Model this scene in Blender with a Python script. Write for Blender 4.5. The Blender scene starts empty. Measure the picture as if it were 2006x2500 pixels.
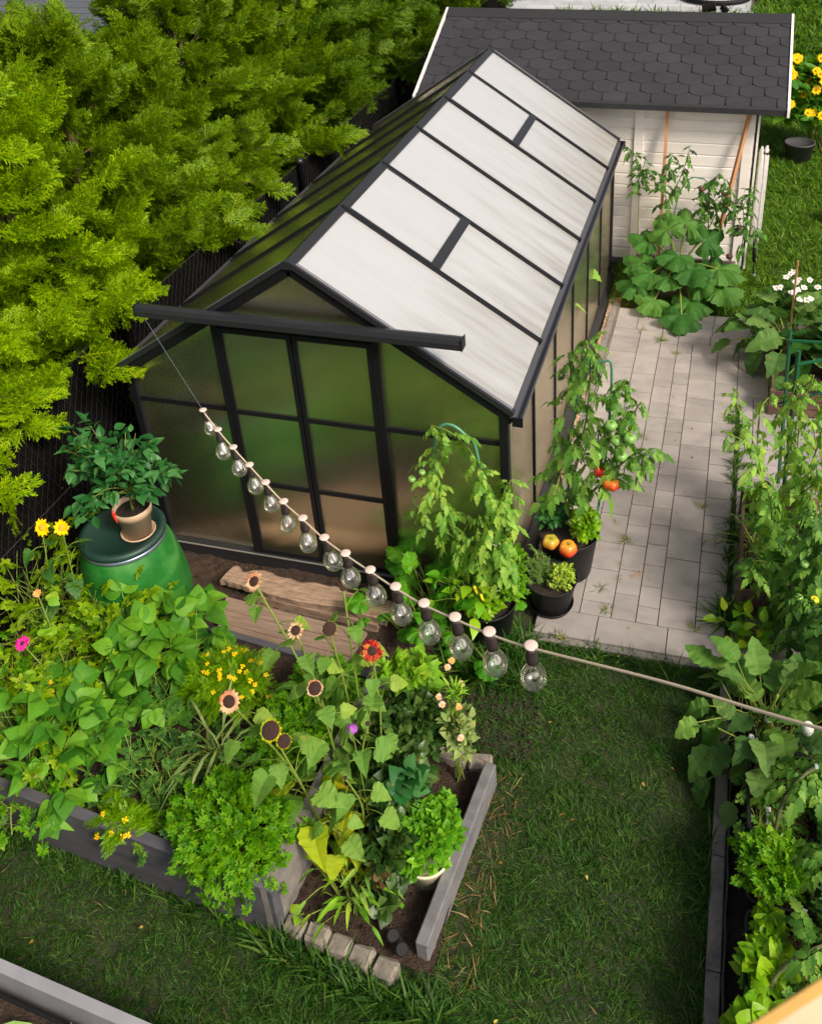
import bpy, math, random
import numpy as np
from math import radians as rad, pi, sin, cos
random.seed(7); rng = np.random.default_rng(7)
S = bpy.context.scene; COL = S.collection

# ------------------------------------------------------------ camera, sky, sun, exposure
CAM = np.array([3.0695503, -3.8023639, 4.1107249]); ROT = (1.0668734853657633, 0.036282289775921475, 0.2534138753267047)
cd = bpy.data.cameras.new('camera'); cam = bpy.data.objects.new('camera', cd); COL.objects.link(cam)
cam.location = CAM; cam.rotation_euler = ROT
cd.sensor_fit = 'AUTO'; cd.sensor_width = 36; cd.lens = 33.912
cd.shift_x = -0.0678; cd.shift_y = -0.2064; cd.clip_start = 0.05; cd.clip_end = 500
cd.dof.use_dof = True; cd.dof.focus_distance = 4.3; cd.dof.aperture_fstop = 9.0
S.camera = cam
SUN_EL, SUN_AZ = 42.0, 118.0      # azimuth measured from +Y towards +X
w = bpy.data.worlds.new('World'); S.world = w; w.use_nodes = True
nt = w.node_tree; bg = nt.nodes['Background']
sky = nt.nodes.new('ShaderNodeTexSky'); sky.sky_type = 'NISHITA'; sky.sun_disc = False
sky.sun_elevation = rad(SUN_EL); sky.sun_rotation = rad(SUN_AZ); sky.air_density = 1.0; sky.dust_density = 7.0; sky.ozone_density = 0.3
shs = nt.nodes.new('ShaderNodeHueSaturation'); shs.inputs['Saturation'].default_value = .5; nt.links.new(sky.outputs[0], shs.inputs['Color']); nt.links.new(shs.outputs[0], bg.inputs[0]); bg.inputs[1].default_value = 0.10
sl = bpy.data.lights.new('sun', 'SUN'); sl.energy = 3.3; sl.angle = rad(14); sl.color = (1.0, 0.88, 0.72)
so = bpy.data.objects.new('sun', sl); COL.objects.link(so)
so.rotation_euler = (rad(90 - SUN_EL), 0, rad(180 - SUN_AZ)) 
S.view_settings.view_transform = 'Standard'; S.view_settings.look = 'None'; S.view_settings.gamma = 1
S.view_settings.exposure = 0.40
S.render.engine = 'CYCLES'
S.cycles.max_bounces = 10; S.cycles.transmission_bounces = 8; S.cycles.transparent_max_bounces = 12

# ------------------------------------------------------------ mesh helpers
class MB:
    def __init__(s): s.v = []; s.f = {}; s.n = 0
    def add(s, V, F, m=0):
        V = np.asarray(V, float).reshape(-1, 3)
        if isinstance(F, np.ndarray): F = [F]
        else:
            g = {}
            for q in F: g.setdefault(len(q), []).append(q)
            F = [np.array(x) for x in g.values()]
        for q in F:
            if len(q): s.f.setdefault((q.shape[1], m), []).append(q + s.n)
        s.v.append(V); s.n += len(V); return s
    def build(s, name, mats, parent=None, smooth=False, loc=None):
        V = np.concatenate(s.v) if s.v else np.zeros((0, 3))
        if parent is not None and loc is None: V = V - np.array(parent.location)
        if loc is not None: V = V - np.array(loc)
        me = bpy.data.meshes.new(name); me.vertices.add(len(V)); me.vertices.foreach_set('co', V.astype(np.float32).ravel())
        li, tot, mi = [], [], []
        for (k, m), L in s.f.items():
            q = np.concatenate(L); li.append(q.ravel()); tot.append(np.full(len(q), k)); mi.append(np.full(len(q), m))
        li = np.concatenate(li); tot = np.concatenate(tot); mi = np.concatenate(mi)
        me.loops.add(len(li)); me.loops.foreach_set('vertex_index', li.astype(np.int32))
        me.polygons.add(len(tot)); st = np.concatenate([[0], np.cumsum(tot)[:-1]])
        me.polygons.foreach_set('loop_start', st.astype(np.int32)); me.polygons.foreach_set('loop_total', tot.astype(np.int32))
        me.polygons.foreach_set('material_index', mi.astype(np.int32))
        me.polygons.foreach_set('use_smooth', np.full(len(tot), smooth))
        if not isinstance(mats, (list, tuple)): mats = [mats]
        for x in mats: me.materials.append(x)
        me.update(); me.validate()
        o = bpy.data.objects.new(name, me); COL.objects.link(o)
        if parent is not None: o.parent = parent
        elif loc is not None: o.location = loc
        return o
    def box(s, lo, hi, m=0, bev=0.0):
        x0, y0, z0 = lo; x1, y1, z1 = hi
        if bev <= 0:
            V = [(x, y, z) for x in (x0, x1) for y in (y0, y1) for z in (z0, z1)]
            return s.add(V, [(0, 1, 3, 2), (4, 6, 7, 5), (0, 4, 5, 1), (2, 3, 7, 6), (0, 2, 6, 4), (1, 5, 7, 3)], m)
        b = bev; rings = []
        for z, i in ((z0, b), (z0 + b, 0), (z1 - b, 0), (z1, b)):
            rings.append([(x0 + i, y0 + b if i == 0 else y0 + i, z), (x0 + b if i == 0 else x0 + i, y0 + i, z), (x1 - (b if i == 0 else i), y0 + i, z), (x1 - i, y0 + (b if i == 0 else i), z),
                          (x1 - i, y1 - (b if i == 0 else i), z), (x1 - (b if i == 0 else i), y1 - i, z), (x0 + (b if i == 0 else i), y1 - i, z), (x0 + i, y1 - (b if i == 0 else i), z)])
        V = [p for r in rings for p in r]; F = []
        for r in range(3):
            for k in range(8):
                F.append((r * 8 + k, r * 8 + (k + 1) % 8, r * 8 + 8 + (k + 1) % 8, r * 8 + 8 + k))
        F.append((7, 6, 5, 4, 3, 2, 1, 0)); F.append(tuple(24 + k for k in range(8)))
        return s.add(V, F, m)
    def prism(s, poly, d, m=0):      # poly: 3D points, extruded by vector d
        n = len(poly); P = np.array(poly, float); V = np.vstack([P, P + np.array(d)])
        F = [tuple(range(n))[::-1], tuple(range(n, 2 * n))] + [(i, (i + 1) % n, n + (i + 1) % n, n + i) for i in range(n)]
        return s.add(V, F, m)
    def beam(s, a, b, w, h, up=(0, 0, 1), m=0):
        a = np.array(a, float); b = np.array(b, float); d = b - a; d /= np.linalg.norm(d)
        u = np.array(up, float); u -= d * (u @ d); u /= np.linalg.norm(u); x = np.cross(d, u)
        V = [p + x * sx * w / 2 + u * sz * h / 2 for p in (a, b) for sx in (-1, 1) for sz in (-1, 1)]
        return s.add(V, [(0, 1, 3, 2), (4, 6, 7, 5), (0, 4, 5, 1), (2, 3, 7, 6), (0, 2, 6, 4), (1, 5, 7, 3)], m)
    def tube(s, P, r, sides=6, m=0, cap=True):
        P = np.array(P, float); n = len(P); r = np.broadcast_to(np.asarray(r, float), (n,))
        T = np.gradient(P, axis=0); T /= np.linalg.norm(T, axis=1)[:, None] + 1e-9
        ref = np.array([.31, .17, .93]) if abs(T[:, 2]).mean() < .8 else np.array([1., .1, 0.])
        U = np.cross(T, ref); U /= np.linalg.norm(U, axis=1)[:, None] + 1e-9; W = np.cross(T, U)
        a = np.arange(sides) * 2 * pi / sides
        V = P[:, None] + r[:, None, None] * (np.cos(a)[None, :, None] * U[:, None] + np.sin(a)[None, :, None] * W[:, None])
        i = np.arange(n - 1)[:, None] * sides; k = np.arange(sides)[None]; k2 = (k + 1) % sides
        F = np.stack([i + k, i + k2, i + sides + k2, i + sides + k], -1).reshape(-1, 4)
        fl = [F]
        s.add(V.reshape(-1, 3), F, m)
        if cap:
            base = s.n - n * sides
            s.f.setdefault((sides, m), []).append(np.array([list(range(sides))[::-1], list(range((n - 1) * sides, n * sides))]) + base)
        return s
    def lathe(s, prof, c=(0, 0, 0), n=32, m=0, closed=False):
        prof = np.array(prof, float); a = np.arange(n) * 2 * pi / n; k = len(prof)
        V = np.stack([prof[:, 0][:, None] * np.cos(a), prof[:, 0][:, None] * np.sin(a), np.repeat(prof[:, 1][:, None], n, 1)], -1) + np.array(c)
        i = np.arange(k - 1)[:, None] * n; j = np.arange(n)[None]; j2 = (j + 1) % n
        F = np.stack([i + j, i + j2, i + n + j2, i + n + j], -1).reshape(-1, 4)
        return s.add(V.reshape(-1, 3), F, m)
    def inst(s, T, M, P, m=0):
        V, F = T; N = len(M)
        if N == 0: return s
        W = np.einsum('nij,vj->nvi', M, V) + P[:, None]
        off = (np.arange(N) * len(V))
        for q in F: s.f.setdefault((q.shape[1], m), []).append((q[None] + off[:, None, None]).reshape(-1, q.shape[1]) + s.n)
        s.v.append(W.reshape(-1, 3)); s.n += N * len(V); return s

def nrm(a): return a / (np.linalg.norm(a, axis=-1, keepdims=True) + 1e-9)
def frames(D, N=None, sc=1.0):
    D = nrm(np.atleast_2d(np.asarray(D, float)))
    if N is None: N = np.array([0, 0, 1.])
    N = np.broadcast_to(np.asarray(N, float), D.shape)
    Z = nrm(N - D * (N * D).sum(1, keepdims=True) + rng.normal(0, 1e-3, D.shape)); X = np.cross(D, Z)
    return np.stack([X, D, Z], -1) * np.broadcast_to(np.asarray(sc, float), (len(D),))[:, None, None]
def empty(name, label, cat, loc, group=None, rz=0):
    o = bpy.data.objects.new(name, None); COL.objects.link(o); o.location = loc; o.rotation_euler = (0, 0, rz); o.empty_display_size = .1
    return tag(o, label, cat, group)
def tag(o, label=None, cat=None, group=None, kind=None):
    if label: o['label'] = label
    if cat: o['category'] = cat
    if group: o['group'] = group
    if kind: o['kind'] = kind
    return o
def smoothpath(P, n=8):
    P = np.array(P, float); Q = np.vstack([2 * P[0] - P[1], P, 2 * P[-1] - P[-2]]); out = []
    for i in range(1, len(Q) - 2):
        for t in np.linspace(0, 1, n, endpoint=False):
            a, b, c, d = Q[i - 1], Q[i], Q[i + 1], Q[i + 2]
            out.append(.5 * (2 * b + (c - a) * t + (2 * a - 5 * b + 4 * c - d) * t * t + (3 * b - a - 3 * c + d) * t ** 3))
    out.append(P[-1]); return np.array(out)

# ------------------------------------------------------------ materials
def newmat(name):
    m = bpy.data.materials.new(name); m.use_nodes = True; nt = m.node_tree
    return m, nt, nt.nodes['Principled BSDF'], nt.nodes['Material Output']
def ramp(nt, stops, interp='LINEAR'):
    r = nt.nodes.new('ShaderNodeValToRGB'); r.color_ramp.interpolation = interp; e = r.color_ramp.elements
    while len(e) < len(stops): e.new(.5)
    for i, (p, c) in enumerate(stops): e[i].position = p; e[i].color = (*c, 1)
    return r
def mat(name, c1, c2=None, rough=.6, scale=8, metal=0, bump=0, bscale=60, detail=6, stretch=(1, 1, 1), spec=.5, island=0, c3=None, bdist=.004):
    m, nt, p, out = newmat(name); L = nt.links.new
    p.inputs['Roughness'].default_value = rough; p.inputs['Metallic'].default_value = metal; p.inputs['Specular IOR Level'].default_value = spec
    tc = nt.nodes.new('ShaderNodeTexCoord'); mp = nt.nodes.new('ShaderNodeMapping'); mp.inputs['Scale'].default_value = stretch; L(tc.outputs['Object'], mp.inputs[0])
    c2 = c2 or tuple(x * .8 for x in c1)
    no = nt.nodes.new('ShaderNodeTexNoise'); no.inputs['Scale'].default_value = scale; no.inputs['Detail'].default_value = detail; no.inputs['Roughness'].default_value = .62; L(mp.outputs[0], no.inputs['Vector'])
    r = ramp(nt, [(.3, c2), (.7, c1)] if c3 is None else [(.25, c2), (.5, c1), (.75, c3)]); L(no.outputs[0], r.inputs[0]); col = r.outputs[0]
    if island:
        g = nt.nodes.new('ShaderNodeNewGeometry'); hs = nt.nodes.new('ShaderNodeHueSaturation'); mr = nt.nodes.new('ShaderNodeMapRange')
        mr.inputs[3].default_value = 1 - island; mr.inputs[4].default_value = 1 + island; L(g.outputs['Random Per Island'], mr.inputs[0]); L(mr.outputs[0], hs.inputs['Value']); L(col, hs.inputs['Color']); col = hs.outputs[0]
    L(col, p.inputs['Base Color'])
    if bump:
        nb = nt.nodes.new('ShaderNodeTexNoise'); nb.inputs['Scale'].default_value = bscale; nb.inputs['Detail'].default_value = 8; L(mp.outputs[0], nb.inputs['Vector'])
        b = nt.nodes.new('ShaderNodeBump'); b.inputs['Strength'].default_value = bump; b.inputs['Distance'].default_value = bdist; L(nb.outputs[0], b.inputs['Height']); L(b.outputs[0], p.inputs['Normal'])
    return m
HUE = .490
def leaf(name, dark, mid, light, rough=.5, trans=.35, tcol=None, spec=.22, vein=0):
    m, nt, p, out = newmat(name); L = nt.links.new
    g = nt.nodes.new('ShaderNodeNewGeometry'); r = ramp(nt, [(0, dark), (.5, mid), (1, light)]); L(g.outputs['Random Per Island'], r.inputs[0])
    tc = nt.nodes.new('ShaderNodeTexCoord'); no = nt.nodes.new('ShaderNodeTexNoise'); no.inputs['Scale'].default_value = 28; no.inputs['Detail'].default_value = 4; L(tc.outputs['Object'], no.inputs['Vector'])
    mr = nt.nodes.new('ShaderNodeMapRange'); mr.inputs[3].default_value = .72; mr.inputs[4].default_value = 1.28; L(no.outputs[0], mr.inputs[0])
    hs = nt.nodes.new('ShaderNodeHueSaturation'); hs.inputs['Saturation'].default_value = 1.06; hs.inputs['Hue'].default_value = HUE; L(mr.outputs[0], hs.inputs['Value']); L(r.outputs[0], hs.inputs['Color'])
    
    n2 = nt.nodes.new('ShaderNodeTexNoise'); n2.inputs['Scale'].default_value = 22; n2.inputs['Detail'].default_value = 3; L(tc.outputs['Object'], n2.inputs['Vector']); r2 = ramp(nt, [(.66, (0, 0, 0)), (.74, (.6, .6, .6))]); L(n2.outputs[0], r2.inputs[0])
    mc_ = nt.nodes.new('ShaderNodeMix'); mc_.data_type = 'RGBA'; L(r2.outputs[0], mc_.inputs[0]); L(hs.outputs[0], mc_.inputs[6]); mc_.inputs[7].default_value = (mid[0] * 2.2 + .05, mid[1] * 1.05 + .02, mid[2] * .9, 1)
    L(mc_.outputs[2], p.inputs['Base Color']); p.inputs['Roughness'].default_value = rough; p.inputs['Specular IOR Level'].default_value = spec
    tr = nt.nodes.new('ShaderNodeBsdfTranslucent'); mx = nt.nodes.new('ShaderNodeMixShader'); mx.inputs[0].default_value = trans
    h2 = nt.nodes.new('ShaderNodeHueSaturation'); h2.inputs['Hue'].default_value = .485; h2.inputs['Saturation'].default_value = 1.1; h2.inputs['Value'].default_value = 1.5; L(hs.outputs[0], h2.inputs['Color']); L(h2.outputs[0], tr.inputs['Color'])
    L(p.outputs[0], mx.inputs[1]); L(tr.outputs[0], mx.inputs[2]); L(mx.outputs[0], out.inputs['Surface'])
    return m
def plain(name, c, rough=.5, metal=0, spec=.5, coat=0):
    m, nt, p, out = newmat(name); p.inputs['Base Color'].default_value = (*c, 1); p.inputs['Roughness'].default_value = rough; p.inputs['Metallic'].default_value = metal; p.inputs['Specular IOR Level'].default_value = spec; p.inputs['Coat Weight'].default_value = coat
    return m

MT = {}
HUE = .495
MT['thuja'] = leaf('thuja_foliage', (.035, .095, .010), (.08, .17, .014), (.17, .27, .022), .55, .42)
MT['thuja_sunglow'] = leaf('sunglow_thuja_foliage', (.09, .2, .01), (.20, .36, .015), (.42, .56, .04), .55, .5)  # hedge green brightened and yellowed, painting sun glow onto the nearest trees
MT['thuja_half_glow'] = leaf('half_glow_thuja_foliage', (.055, .13, .010), (.12, .23, .014), (.25, .36, .025), .55, .45)  # in-between tone, fading the painted sun glow along the hedge
HUE = .49
MT['pine'] = leaf('pine_needles', (.06, .12, .06), (.12, .20, .10), (.25, .32, .2), .4, .2)
MT['bark'] = mat('bark', (.16, .10, .06), (.07, .045, .03), .9, 30, bump=.6, stretch=(1, 1, .25))
MT['stem'] = leaf('green_stem', (.10, .17, .03), (.16, .24, .05), (.22, .30, .07), .5, .15)
MT['stem_brown'] = mat('stem_brown', (.18, .15, .06), (.1, .08, .04), .8, 20)
MT['tomato'] = leaf('tomato_leaf', (.055, .16, .03), (.10, .25, .045), (.19, .36, .07), .5, .35)
MT['tomato_pale'] = leaf('tomato_pale_leaf', (.10, .26, .045), (.19, .38, .07), (.32, .5, .10), .5, .4)
MT['tomato_dark'] = leaf('tomato_dark_leaf', (.025, .09, .02), (.055, .16, .03), (.11, .25, .045), .5, .3)
MT['basil'] = leaf('basil_leaf', (.08, .23, .018), (.15, .34, .025), (.25, .44, .04), .35, .35)
MT['parsley'] = leaf('parsley_leaf', (.035, .15, .010), (.075, .24, .014), (.15, .34, .025), .45, .35)
MT['celery'] = leaf('celery_leaf', (.07, .18, .01), (.14, .28, .016), (.26, .40, .03), .45, .38)
MT['bean'] = leaf('bean_leaf', (.04, .17, .022), (.085, .26, .03), (.15, .35, .04), .5, .35)
MT['chili'] = leaf('chili_leaf', (.016, .085, .025), (.036, .135, .042), (.07, .21, .065), .35, .25)
MT['pepper'] = leaf('pepper_leaf', (.06, .22, .02), (.13, .34, .03), (.3, .46, .04), .3, .3)
MT['rose'] = leaf('rose_leaf', (.014, .045, .010), (.032, .08, .018), (.07, .13, .032), .35, .2)
MT['rose_young'] = leaf('rose_young_leaf', (.10, .05, .03), (.13, .09, .04), (.12, .16, .05), .4, .3)
MT['sunleaf'] = leaf('sunflower_leaf', (.09, .22, .04), (.15, .30, .06), (.24, .37, .07), .6, .35)
MT['sunleaf_y'] = leaf('sunflower_old_leaf', (.22, .34, .03), (.34, .42, .03), (.55, .5, .03), .6, .3)
MT['squash'] = leaf('squash_leaf', (.02, .09, .018), (.04, .14, .026), (.08, .2, .04), .6, .3)
MT['mallow'] = leaf('mallow_leaf', (.03, .15, .012), (.05, .22, .018), (.09, .28, .025), .5, .3)
MT['egg'] = leaf('eggplant_leaf', (.04, .11, .028), (.07, .17, .04), (.13, .24, .065), .65, .3)
MT['egg_y'] = leaf('eggplant_young_leaf', (.045, .13, .025), (.08, .19, .035), (.14, .27, .055), .6, .25)
MT['marigold'] = leaf('marigold_leaf', (.06, .19, .008), (.12, .29, .012), (.2, .38, .02), .5, .3)
MT['mint'] = leaf('mint_leaf', (.05, .2, .018), (.10, .3, .025), (.17, .4, .04), .45, .35)
MT['zinnia'] = leaf('zinnia_leaf', (.10, .28, .03), (.18, .4, .04), (.3, .48, .06), .5, .35)
MT['zinnia_pale'] = leaf('pale_zinnia_leaf', (.14, .24, .07), (.24, .34, .11), (.36, .45, .18), .6, .3)
MT['herb'] = leaf('rosemary_leaf', (.06, .14, .04), (.11, .22, .06), (.19, .32, .09), .5, .25)
MT['oregano'] = leaf('oregano_leaf', (.15, .28, .04), (.28, .42, .06), (.42, .54, .10), .5, .3)
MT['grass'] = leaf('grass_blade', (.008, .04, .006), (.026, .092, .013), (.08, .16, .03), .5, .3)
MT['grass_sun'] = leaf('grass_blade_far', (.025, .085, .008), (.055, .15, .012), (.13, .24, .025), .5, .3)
MT['grass_dry'] = leaf('dry_grass', (.10, .065, .025), (.2, .14, .06), (.33, .25, .12), .7, .2)
MT['leek'] = leaf('leek_leaf', (.10, .26, .10), (.2, .4, .14), (.35, .52, .16), .4, .3)
MT['soil'] = mat('soil', (.036, .019, .011), (.012, .007, .004), .95, 25, bump=1, bscale=90, bdist=.02, c3=(.075, .043, .026))
MT['soil_dark'] = mat('soil_dark', (.022, .014, .009), (.008, .006, .004), .95, 25, bump=1, bscale=90, bdist=.02, c3=(.04, .025, .016))
MT['lawn'] = mat('lawn_ground', (.02, .026, .008), (.008, .013, .004), .95, 5, bump=.8, bscale=120, bdist=.01, c3=(.035, .032, .012))
MT['sand'] = mat('sandy_gravel', (.34, .23, .14), (.16, .10, .06), .95, 70, bump=1, bscale=140, bdist=.012, c3=(.5, .38, .26))
MT['paver'] = mat('paver', (.27, .245, .237), (.20, .18, .176), .75, 5, bump=.3, bscale=220, stretch=(1, 1.6, 1), island=.13, c3=(.32, .29, .275), bdist=.002)
MT['paver_far'] = mat('paver_far', (.42, .43, .45), (.34, .35, .37), .75, 3, island=.12)
MT['joint'] = mat('joint_sand', (.09, .075, .06), (.05, .042, .034), .95, 50)
MT['concrete'] = mat('concrete', (.13, .127, .135), (.075, .073, .08), .85, 9, bump=.4, bscale=120, stretch=(1, 1, 1.5), c3=(.18, .17, .17))
MT['concrete_edge'] = mat('concrete_edging', (.16, .145, .135), (.10, .092, .09), .85, 14, bump=.5, bscale=150, c3=(.22, .2, .175))
MT['plank_grey'] = mat('composite_board', (.075, .073, .088), (.045, .043, .053), .6, 6, bump=.2, bscale=90, stretch=(.3, 3, 3), c3=(.11, .10, .12))
MT['stone'] = mat('edging_stone', (.19, .165, .135), (.11, .095, .08), .85, 16, bump=.6, bscale=110, c3=(.25, .22, .185), island=.12)
MT['black'] = plain('black_aluminium', (.008, .008, .010), .42, 0, .25)
MT['graphite'] = plain('graphite_aluminium', (.028, .029, .034), .3, .3)
MT['rubber'] = plain('black_rubber', (.008, .008, .009), .65, 0, .2)
MT['plastic_black'] = mat('black_plastic', (.010, .010, .012), (.006, .006, .007), .48, 15, spec=.3)
MT['white_paint'] = mat('white_paint', (.88, .83, .80), (.74, .69, .65), .55, 2.2, bump=.1, bscale=60, stretch=(.3, .3, 4))
MT['shingle'] = mat('bitumen_shingle', (.026, .027, .034), (.018, .019, .025), .9, 3.5, bump=.5, bscale=400, island=.16, bdist=.002)
MT['felt'] = mat('bitumen_felt', (.02, .02, .025), (.014, .014, .018), .9, 20, bump=.4, bscale=400, bdist=.002)
MT['wood_old'] = mat('weathered_wood', (.25, .165, .115), (.10, .065, .045), .85, 6, bump=.7, bscale=25, stretch=(1.2, 14, 6), c3=(.38, .27, .2))
MT['wood_board'] = mat('board_wood', (.20, .135, .10), (.12, .08, .06), .8, 5, bump=.5, bscale=30, stretch=(1.0, 14, 6), c3=(.27, .19, .14), island=.18)
MT['wood_new'] = mat('orange_wood', (.52, .26, .13), (.42, .2, .09), .6, 10, stretch=(1, 1, .1))
MT['crate'] = mat('crate_wood', (.10, .055, .038), (.045, .025, .018), .8, 8, bump=.4, bscale=40, c3=(.16, .09, .06))
MT['fence'] = mat('fence_wire', (.02, .02, .022), (.012, .012, .013), .5, 10)
MT['screen'] = mat('black_fabric_screen', (.006, .0055, .0055), (.003, .003, .003), .95, 12, spec=.05)
MT['tarp'] = plain('black_tarp', (.02, .02, .024), .35)
MT['barrel'] = mat('green_plastic_barrel', (.010, .13, .016), (.005, .065, .010), .45, 5, c3=(.075, .24, .05), detail=10, bump=.2, bscale=30)
MT['lid'] = mat('dark_green_lid', (.010, .040, .030), (.007, .028, .022), .5, 6)
MT['navy'] = plain('navy_tape', (.012, .014, .05), .5)
MT['ring'] = plain('grey_metal_ring', (.3, .35, .45), .35, .8)
MT['terracotta'] = mat('beige_plastic_pot', (.50, .36, .25), (.43, .31, .21), .5, 5)
MT['cream_pot'] = plain('cream_pot', (.6, .56, .4), .5)
MT['brown_pot'] = plain('brown_planter', (.14, .095, .08), .5)
MT['green_stake'] = plain('green_stake', (.008, .085, .035), .35)
MT['green_hoop'] = plain('green_hoop', (.07, .22, .13), .4)
MT['hose'] = mat('grey_hose', (.52, .5, .48), (.42, .40, .39), .5, 20)
MT['chrome'] = plain('chrome', (.6, .6, .6), .2, 1)
MT['cord'] = plain('beige_cord', (.82, .66, .47), .5)
MT['cable_thin'] = plain('thin_steel_wire', (.2, .26, .28), .35, .6)
MT['socket'] = plain('brown_black_socket', (.035, .026, .026), .4)
MT['socket_cap'] = plain('socket_cap', (.60, .47, .42), .35)
MT['tag'] = plain('white_plastic_label', (.75, .75, .72), .5)
MT['ink'] = plain('pencil_mark', (.03, .03, .03), .7)
MT['straw'] = leaf('straw', (.25, .13, .06), (.4, .25, .12), (.55, .38, .2), .7, .1)
MT['red_fruit'] = plain('red_fruit', (.62, .03, .02), .3)
MT['purple_fruit'] = plain('purple_fruit', (.02, .006, .012), .15, coat=.5)
MT['green_fruit'] = plain('green_fruit', (.18, .36, .08), .3)
MT['yellow_fruit'] = plain('yellow_fruit', (.8, .62, .02), .3)
MT['brown_fruit'] = plain('rotten_fruit', (.07, .025, .018), .5)
MT['white_fruit'] = plain('white_aubergine', (.7, .74, .68), .3)
MT['disc'] = mat('sunflower_disc', (.055, .022, .015), (.02, .01, .008), .95, 120, bump=1, bscale=200, bdist=.005)
MT['disc_y'] = mat('yellow_disc', (.75, .45, .02), (.4, .2, .01), .9, 90)
HUE = .5
MT['pet_yellow'] = leaf('yellow_petal', (.9, .5, .01), (.95, .62, .01), (1., .72, .03), .5, .3)
MT['pet_marigold'] = leaf('marigold_petal', (.95, .55, .01), (1., .66, .01), (1., .75, .04), .5, .3)
MT['pet_pink'] = leaf('pink_petal', (.75, .04, .28), (.85, .07, .38), (.9, .14, .48), .5, .3)
MT['pet_peach'] = leaf('peach_petal', (.75, .42, .3), (.85, .55, .42), (.9, .68, .55), .5, .3)
MT['pet_orange'] = leaf('orange_petal', (.8, .35, .12), (.85, .45, .2), (.9, .55, .3), .5, .3)
MT['pet_red'] = leaf('red_sunflower_petal', (.30, .02, .03), (.45, .05, .045), (.62, .26, .08), .5, .3)
MT['pet_fade'] = leaf('faded_sunflower_petal', (.62, .25, .14), (.75, .42, .24), (.85, .58, .36), .5, .3)
MT['pet_white'] = leaf('white_petal', (.75, .75, .75), (.82, .82, .82), (.9, .9, .9), .5, .3)
MT['pet_purple'] = leaf('purple_petal', (.4, .08, .5), (.5, .14, .6), (.6, .22, .7), .5, .3)
# two-tone ripening tomato (its own colour, in the fruit's own space)
def twotone(name, a, b, axis=2, lo=-.02, hi=.02):
    m, nt, p, out = newmat(name); L = nt.links.new; tc = nt.nodes.new('ShaderNodeTexCoord'); sp = nt.nodes.new('ShaderNodeSeparateXYZ'); L(tc.outputs['Object'], sp.inputs[0])
    mr = nt.nodes.new('ShaderNodeMapRange'); mr.inputs[1].default_value = lo; mr.inputs[2].default_value = hi; L(sp.outputs[axis], mr.inputs[0]); r = ramp(nt, [(0, a), (1, b)]); L(mr.outputs[0], r.inputs[0]); L(r.outputs[0], p.inputs['Base Color'])
    p.inputs['Roughness'].default_value = .22; return m
MT['ripening'] = twotone('ripening_tomato', (.62, .035, .02), (.68, .30, .03), 2, -.005, .045)
MT['ripening2'] = twotone('half_ripe_tomato', (.66, .14, .02), (.38, .30, .03), 2, -.03, .03)
# polycarbonate
def polycarb(name, base, rough, trans_mix, ribs, ribaxis):
    m, nt, p, out = newmat(name); L = nt.links.new
    p.inputs['Base Color'].default_value = (*base, 1); p.inputs['Roughness'].default_value = rough; p.inputs['Specular IOR Level'].default_value = .6
    tc = nt.nodes.new('ShaderNodeTexCoord'); wv = nt.nodes.new('ShaderNodeTexWave'); wv.bands_direction = ribaxis; wv.inputs['Scale'].default_value = ribs; wv.inputs['Distortion'].default_value = .6; wv.inputs['Detail'].default_value = 2; L(tc.outputs['Object'], wv.inputs['Vector'])
    b = nt.nodes.new('ShaderNodeBump'); b.inputs['Strength'].default_value = .12; b.inputs['Distance'].default_value = .002; L(wv.outputs[0], b.inputs['Height']); L(b.outputs[0], p.inputs['Normal'])
    return m, nt, p, out, b
m, nt, p, out, b = polycarb('roof_polycarbonate', (.66, .65, .635), .16, .5, 30, 'Y')
tr = nt.nodes.new('ShaderNodeBsdfTranslucent'); tr.inputs[0].default_value = (.8, .8, .76, 1); mx = nt.nodes.new('ShaderNodeMixShader'); mx.inputs[0].default_value = .44
nt.links.new(p.outputs[0], mx.inputs[1]); nt.links.new(tr.outputs[0], mx.inputs[2])
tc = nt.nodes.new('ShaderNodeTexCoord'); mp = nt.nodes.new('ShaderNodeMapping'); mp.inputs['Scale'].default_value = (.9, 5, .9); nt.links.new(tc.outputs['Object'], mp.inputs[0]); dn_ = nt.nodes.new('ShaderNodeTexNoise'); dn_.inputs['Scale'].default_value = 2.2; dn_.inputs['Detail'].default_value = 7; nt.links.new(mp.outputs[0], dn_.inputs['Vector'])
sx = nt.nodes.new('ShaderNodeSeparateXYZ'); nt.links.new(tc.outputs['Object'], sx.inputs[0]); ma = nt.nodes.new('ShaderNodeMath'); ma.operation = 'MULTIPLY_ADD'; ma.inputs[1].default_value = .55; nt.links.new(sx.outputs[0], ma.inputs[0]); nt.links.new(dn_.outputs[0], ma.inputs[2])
dr_ = ramp(nt, [(.0, (.88, .89, .91)), (.45, (.84, .845, .86)), (.75, (.72, .71, .69)), (1, (.58, .55, .50))]); md_ = nt.nodes.new('ShaderNodeMapRange'); md_.inputs[1].default_value = 1.0; md_.inputs[2].default_value = 1.85; nt.links.new(ma.outputs[0], md_.inputs[0]); nt.links.new(md_.outputs[0], dr_.inputs[0]); nt.links.new(dr_.outputs[0], p.inputs['Base Color']); nt.links.new(dr_.outputs[0], tr.inputs[0])  # streaked panel tint, sky reflection fading to beige at the eave painted in
gl = nt.nodes.new('ShaderNodeBsdfGlossy'); gl.inputs['Roughness'].default_value = .12; gl.inputs[0].default_value = (.9, .9, .9, 1); nt.links.new(b.outputs[0], gl.inputs['Normal']); m3 = nt.nodes.new('ShaderNodeMixShader'); m3.inputs[0].default_value = .40
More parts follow.
